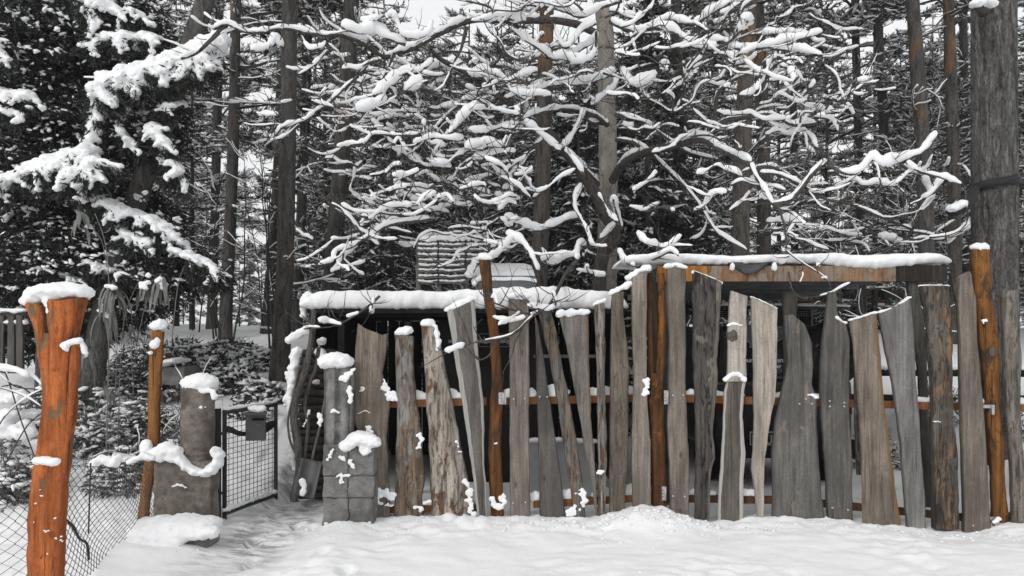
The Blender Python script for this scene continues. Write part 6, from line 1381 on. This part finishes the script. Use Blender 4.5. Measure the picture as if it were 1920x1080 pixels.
# ================================================================ shrubs, bamboo, garden growth
def shrub(nm, label, cat, c, rx, ry, rz, nleaf, nsnow, leaf=.07, lw=.28, srad=.04, m_=None, grp=None, stems=10, up=.2, hi=True):
    x, y, z = c; t = thing(nm, label, cat, c, grp); mb = MB()
    for i in range(stems):
        a = random.uniform(0, 6.28); q = [Vector(c)]; e = Vector((math.cos(a) * .5, math.sin(a) * .5, 1)).normalized()
        for s_ in range(5): e = (e + Vector((random.uniform(-.3, .3), random.uniform(-.3, .3), .05))).normalized(); q.append(q[-1] + Vector((e.x * rx, e.y * ry, e.z * rz)) * .24)
        mb.tube(q, [.010, .009, .007, .006, .004, .003], 4)
    part('stems', mb, TWIG, t)
    u_ = unit(rng.normal(size=(nleaf, 3))) * rng.random((nleaf, 1)) ** .45; u_[:, 2] = np.abs(u_[:, 2]); P = u_ * np.array([rx, ry, rz]); D = u_ * np.array([1, 1, .3]) + rng.normal(0, .6, (nleaf, 3)); D[:, 2] -= up
    v, f = cards(P, D, rng.uniform(.6, 1.3, nleaf) * leaf, rng.uniform(.7, 1.2, nleaf) * leaf * lw); me = combine('leaves', [(v, f, 0)], [m_ or LEAFM]); link('leaves', me, t)['kind'] = 'stuff'
    u_ = unit(rng.normal(size=(nsnow, 3))) * rng.uniform(.55, 1.02, (nsnow, 1)); u_[:, 2] = np.abs(u_[:, 2]); P = u_ * np.array([rx, ry, rz]) + np.array([0, 0, .02]); D = rng.normal(size=(nsnow, 3)) * np.array([1, 1, .25])
    v, f = blobs(P, D, rng.uniform(.6, 2.4, nsnow) * srad, rng.uniform(.3, 1.1, nsnow) * srad, rng.uniform(.25, .6, nsnow) * srad, hi); me = combine('snow', [(v, f, 0)], [SNOWB]); link('snow', me, t)['kind'] = 'stuff'; return t
def gp(px, d_, dz=-.05): x = X(px, d_); return (x, d_, ground(x, d_) + dz)
random.seed(8)
for i, (px, d_, rx, rz, nl, ns, sr, lb) in enumerate([
    (440, 10.3, .42, .38, 1500, 260, .045, 'snow-heaped evergreen shrub behind the iron gate, foot of the slim pine'), (485, 9.9, .34, .30, 1200, 230, .045, 'rounded snow-heaped shrub directly above the letter box'),
    (395, 11.2, .50, .40, 1500, 240, .045, 'snowy shrub behind the brown stone pillar cap'), (345, 12.2, .50, .42, 1300, 200, .045, 'loose snowy shrub on the slope right of the slender orange post'),
    (510, 11.6, .42, .36, 1300, 220, .05, 'snowy shrub tucked against the straight thick pine'), (430, 12.8, .6, .34, 1300, 200, .05, 'low wide snowy shrub below the slim pine on the slope'), (470, 9.3, .28, .2, 800, 170, .04, 'low snow-covered shrub right behind the gate rail')]):
    shrub('evergreen_shrub', lb, 'shrub', gp(px, d_), rx, rx * .8, rz, nl, ns, .075, .26, sr, LEAFD, 'snowy shrubs on the slope')
for px, d_, rx, rz, nl, ns, sr, lb in [
    (230, 7.6, .36, .46, 1900, 330, .034, 'leafy undergrowth between the two orange posts, close behind the wire fence'), (180, 8.3, .42, .46, 1900, 330, .04, 'leafy snow-dusted undergrowth just right of the thick orange post'),
    (265, 8.6, .40, .5, 1900, 300, .036, 'dense narrow-leaved undergrowth below the bamboo canes'), (30, 7.4, .50, .45, 1500, 160, .05, 'snow-laden low bush left of the thick orange post'),
    (-60, 8.0, .6, .5, 1200, 140, .05, 'snow-laden low bush at the left picture edge'), (90, 8.8, .5, .45, 1600, 120, .04, 'low twiggy bush hidden behind the thick orange post'), (330, 7.9, .22, .30, 900, 80, .03, 'small leafy clump beside the brown stone column'), (150, 9.3, .7, .5, 2400, 400, .05, 'dark evergreen bush under the hemlock'), (270, 9.8, .6, .75, 3600, 300, .035, 'tall dark evergreen bush behind the slender orange post')]:
    shrub('garden_bush', lb, 'bush', gp(px, d_), rx, rx * .7, rz, nl, ns, .085, .13, sr, LEAFM, 'bushes behind the wire fence', stems=16, up=.5)
for i, (px, py, d_, r) in ((0, (20, 745, 7.4, 26)), (2, (25, 805, 7.0, 30)), (3, (60, 775, 7.6, 16)), (4, (232, 858, 6.9, 16)), (5, (-20, 785, 7.2, 40))):
    t = thing('snow_mound', ['rounded snow mound on a bush left of the thick orange post, uppermost', 'snow mound between the two orange posts above the wire', 'broad snow mound left of the thick orange post at wire height', 'small snow mound touching the left side of the thick orange post', 'snow clump on the wire beside the slender orange post', 'large snow mound cut by the left picture edge', 'low snow heap behind the wire right of the thick post'][i], 'snow mound', tuple(W(px, py + r * .6, d_)))
    blob('snow', [pb(px + random.uniform(-1, 1) * r, py + random.uniform(-.3, .3) * r, d_ + random.uniform(-.08, .08), r * random.uniform(.25, .5), r * random.uniform(.2, .4), .08) for _ in range(22)], t, .018, .3)
BRUSH = plain('brush_twig', (.12, .115, .105), .8, .3, 20)
BL = plain('bamboo_leaf', (.14, .145, .13), .75, .3, 12, .4); BC = plain('bamboo_cane', (.15, .155, .14), .45, .25, 18, .4)
BB = thing('bamboo', 'tall thin bamboo canes with drooping snow-bent leaf tufts between the two orange posts', 'bamboo', gp(225, 7.9))
def cane(pts, d_, r=.006):
    mb = MB(); P_ = sm([W(a, b_, d_) for a, b_ in pts], 5); mb.tube(P_, [r * (1 - .6 * i / len(P_)) for i in range(len(P_))], 6); part('cane', mb, BC, BB)
def tuft(px, py, d_, n=16, L=.30, w=.022, spread=1.0, snow=True):
    c = W(px, py, d_); mb = MB(); 
    for i in range(n):
        a = random.uniform(0, 6.28); o_ = Vector((math.cos(a), math.sin(a) * .6, 0)) * spread; l_ = L * random.uniform(.6, 1.1); side = Vector((-math.sin(a), math.cos(a), 0)); base = c + Vector((random.uniform(-.04, .04), 0, random.uniform(-.12, .03)))
        prev = None; ww = w * random.uniform(.7, 1.2)
        for s_ in range(6):
            t = s_ / 5; p = base + o_ * (.42 * l_ * (1 - (1 - t) ** 2)) - Vector((0, 0, l_ * t * (.35 + .65 * t))); h = side * ww * (math.sin(math.pi * (t * .93 + .05)) ** .7) * .5
            cur = len(mb.v); mb.v += [p - h, p + Vector((0, 0, .003)), p + h]
            if prev is not None: mb.f += [(prev, prev + 1, cur + 1, cur), (prev + 1, prev + 2, cur + 2, cur + 1)]
            prev = cur
    mb.m = [0] * len(mb.f); o = part('leaf_tuft', mb, BL, BB)
    if snow: blob('tuft_snow', [(c + Vector((random.uniform(-.05, .05), -.03, random.uniform(-.12, .03))), (.03, .03, .025)) for _ in range(6)], o, .012)
for pts, d_, r in [([(198, 900), (203, 700), (205, 560), (198, 460), (178, 400)], 7.5, .008), ([(200, 500), (190, 450), (165, 420)], 7.5, .004), ([(220, 860), (228, 640), (245, 560), (275, 515), (310, 530)], 7.7, .005), ([(215, 760), (220, 620), (210, 570)], 7.8, .005), ([(258, 640), (270, 580), (282, 530), (300, 520)], 7.9, .004), ([(250, 740), (246, 640), (243, 612)], 7.6, .004), ([(322, 640), (333, 540), (345, 500)], 8.4, .007), ([(180, 800), (176, 700), (162, 655)], 7.5, .004), ([(210, 880), (195, 730), (205, 715)], 7.5, .004)]: cane(pts, d_, r)
for px, py, n, L in ((152, 402, 8, .18), (212, 532, 18, .34), (196, 575, 13, .30), (300, 520, 12, .28), (278, 522, 8, .22), (160, 650, 12, .22), (243, 615, 9, .16), (205, 716, 8, .18)): tuft(px, py, 7.2, n, L, .040, 1.2, L > .2)
for i, (px, d_, h_) in enumerate([(160, 8.2, .6), (215, 8.0, .6), (255, 7.9, .55), (20, 7.2, .6), (45, 7.6, .6), (-20, 7.2, .6), (120, 8.2, .7), (330, 8.6, .8), (300, 8.2, .9), (360, 9.2, .8), (240, 8.8, .9)]):
    t = thing('bare_brush', 'tangle of thin bare twigs lined with snow behind the wire fence', 'brush', gp(px, d_), 'bare brush behind the wire fence'); mb = MB(); sn = MB(); o_ = Vector(gp(px, d_))
    for s_ in range(16):
        e = Vector((random.uniform(-.7, .7), random.uniform(-.4, .4), random.uniform(.5, 1.2))).normalized(); q = [o_ + Vector((random.uniform(-.15, .15), random.uniform(-.1, .1), 0))]; L = h_ * random.uniform(.5, 1.15)
        for u_ in range(8): e = (e + Vector((random.uniform(-.3, .3), random.uniform(-.2, .2), -.10 - .05 * u_ * random.random()))).normalized(); q.append(q[-1] + e * L / 7)
        mb.tube(q, [.005 * (1 - j / 11) for j in range(9)], 4)
        if random.random() < .4: snow_on(sn, sm(q, 2), random.uniform(.006, .015), .003, 0, random.uniform(0, 50), -.1, 6)
        for w_ in range(3):
            j = random.randint(2, 7); f_ = (e + Vector((random.uniform(-1, 1), random.uniform(-.5, .5), random.uniform(-.5, .7)))).normalized(); mb.tube([q[j], q[j] + f_ * .07, q[j] + f_ * .14 + Vector((0, 0, -.01))], [.003, .0025, .002], 3)
    part('twigs', mb, BRUSH, t, kind='stuff'); part('twig_snow', sn, SNOWB, t, kind='stuff')
# arching snowy canes far left
AR = thing('bramble', 'arching bare brambles bent under snow left of the thick orange post', 'bramble', gp(40, 6.6))
mb = MB(); sn = MB()
for pts in ([(-40, 700), (20, 696), (60, 706), (90, 735)], [(-40, 660), (5, 690), (40, 790), (70, 870)], [(-40, 715), (40, 740), (80, 765)], [(-30, 850), (10, 780), (60, 740), (110, 720)], [(0, 700), (30, 725), (80, 730)], [(-30, 735), (30, 722), (75, 752)], [(10, 870), (50, 800), (85, 770)]):
    P_ = sm([W(a, b_, 6.6) for a, b_ in pts], 6); mb.tube(P_, .006, 5); snow_on(sn, P_, .013, .005, 0, random.uniform(0, 9), -.05)
snow_on(sn, sm([W(a, b_, 6.55) for a, b_ in ((-30, 690), (0, 694), (30, 698), (53, 708))], 8), .04, .01, 0, 2, -.9)
part('stems', mb, TWIG, AR); part('stem_snow', sn, SNOWB, AR)
# yard growth behind the right fence
for px, d_, r, lb in ((1640, 9.6, .35, 'twiggy snow-dusted bush behind the slanted plank with the orange edge'), (1760, 9.4, .4, 'twiggy snow-dusted bush behind the rust-coloured log'), (1885, 8.9, .35, 'dark tangled bush between the knotty orange post and the pale knobbly log')):
    shrub('yard_bush', lb, 'bush', gp(px, d_), r, r * .7, r * 1.6, 1200, 220, .06, .12, .025, LEAFD, 'bushes behind the right fence', stems=22)
bpy.context.view_layer.update()

# ================================================================ winter air
m = bpy.data.materials.new('haze'); m.use_nodes = True; nt = m.node_tree; nt.nodes.clear()
pv = nt.nodes.new('ShaderNodeVolumePrincipled'); pv.inputs['Color'].default_value = (.93, .94, .95, 1); pv.inputs['Density'].default_value = .0012
om = nt.nodes.new('ShaderNodeOutputMaterial'); nt.links.new(pv.outputs[0], om.inputs['Volume'])
mb = MB(); mb.box((0, 100, 15), 330, 330, 36); hz_ = link('haze', mesh_from('haze', mb.v, mb.f, [m], None, False)); hz_['kind'] = 'stuff'
bpy.context.view_layer.update()
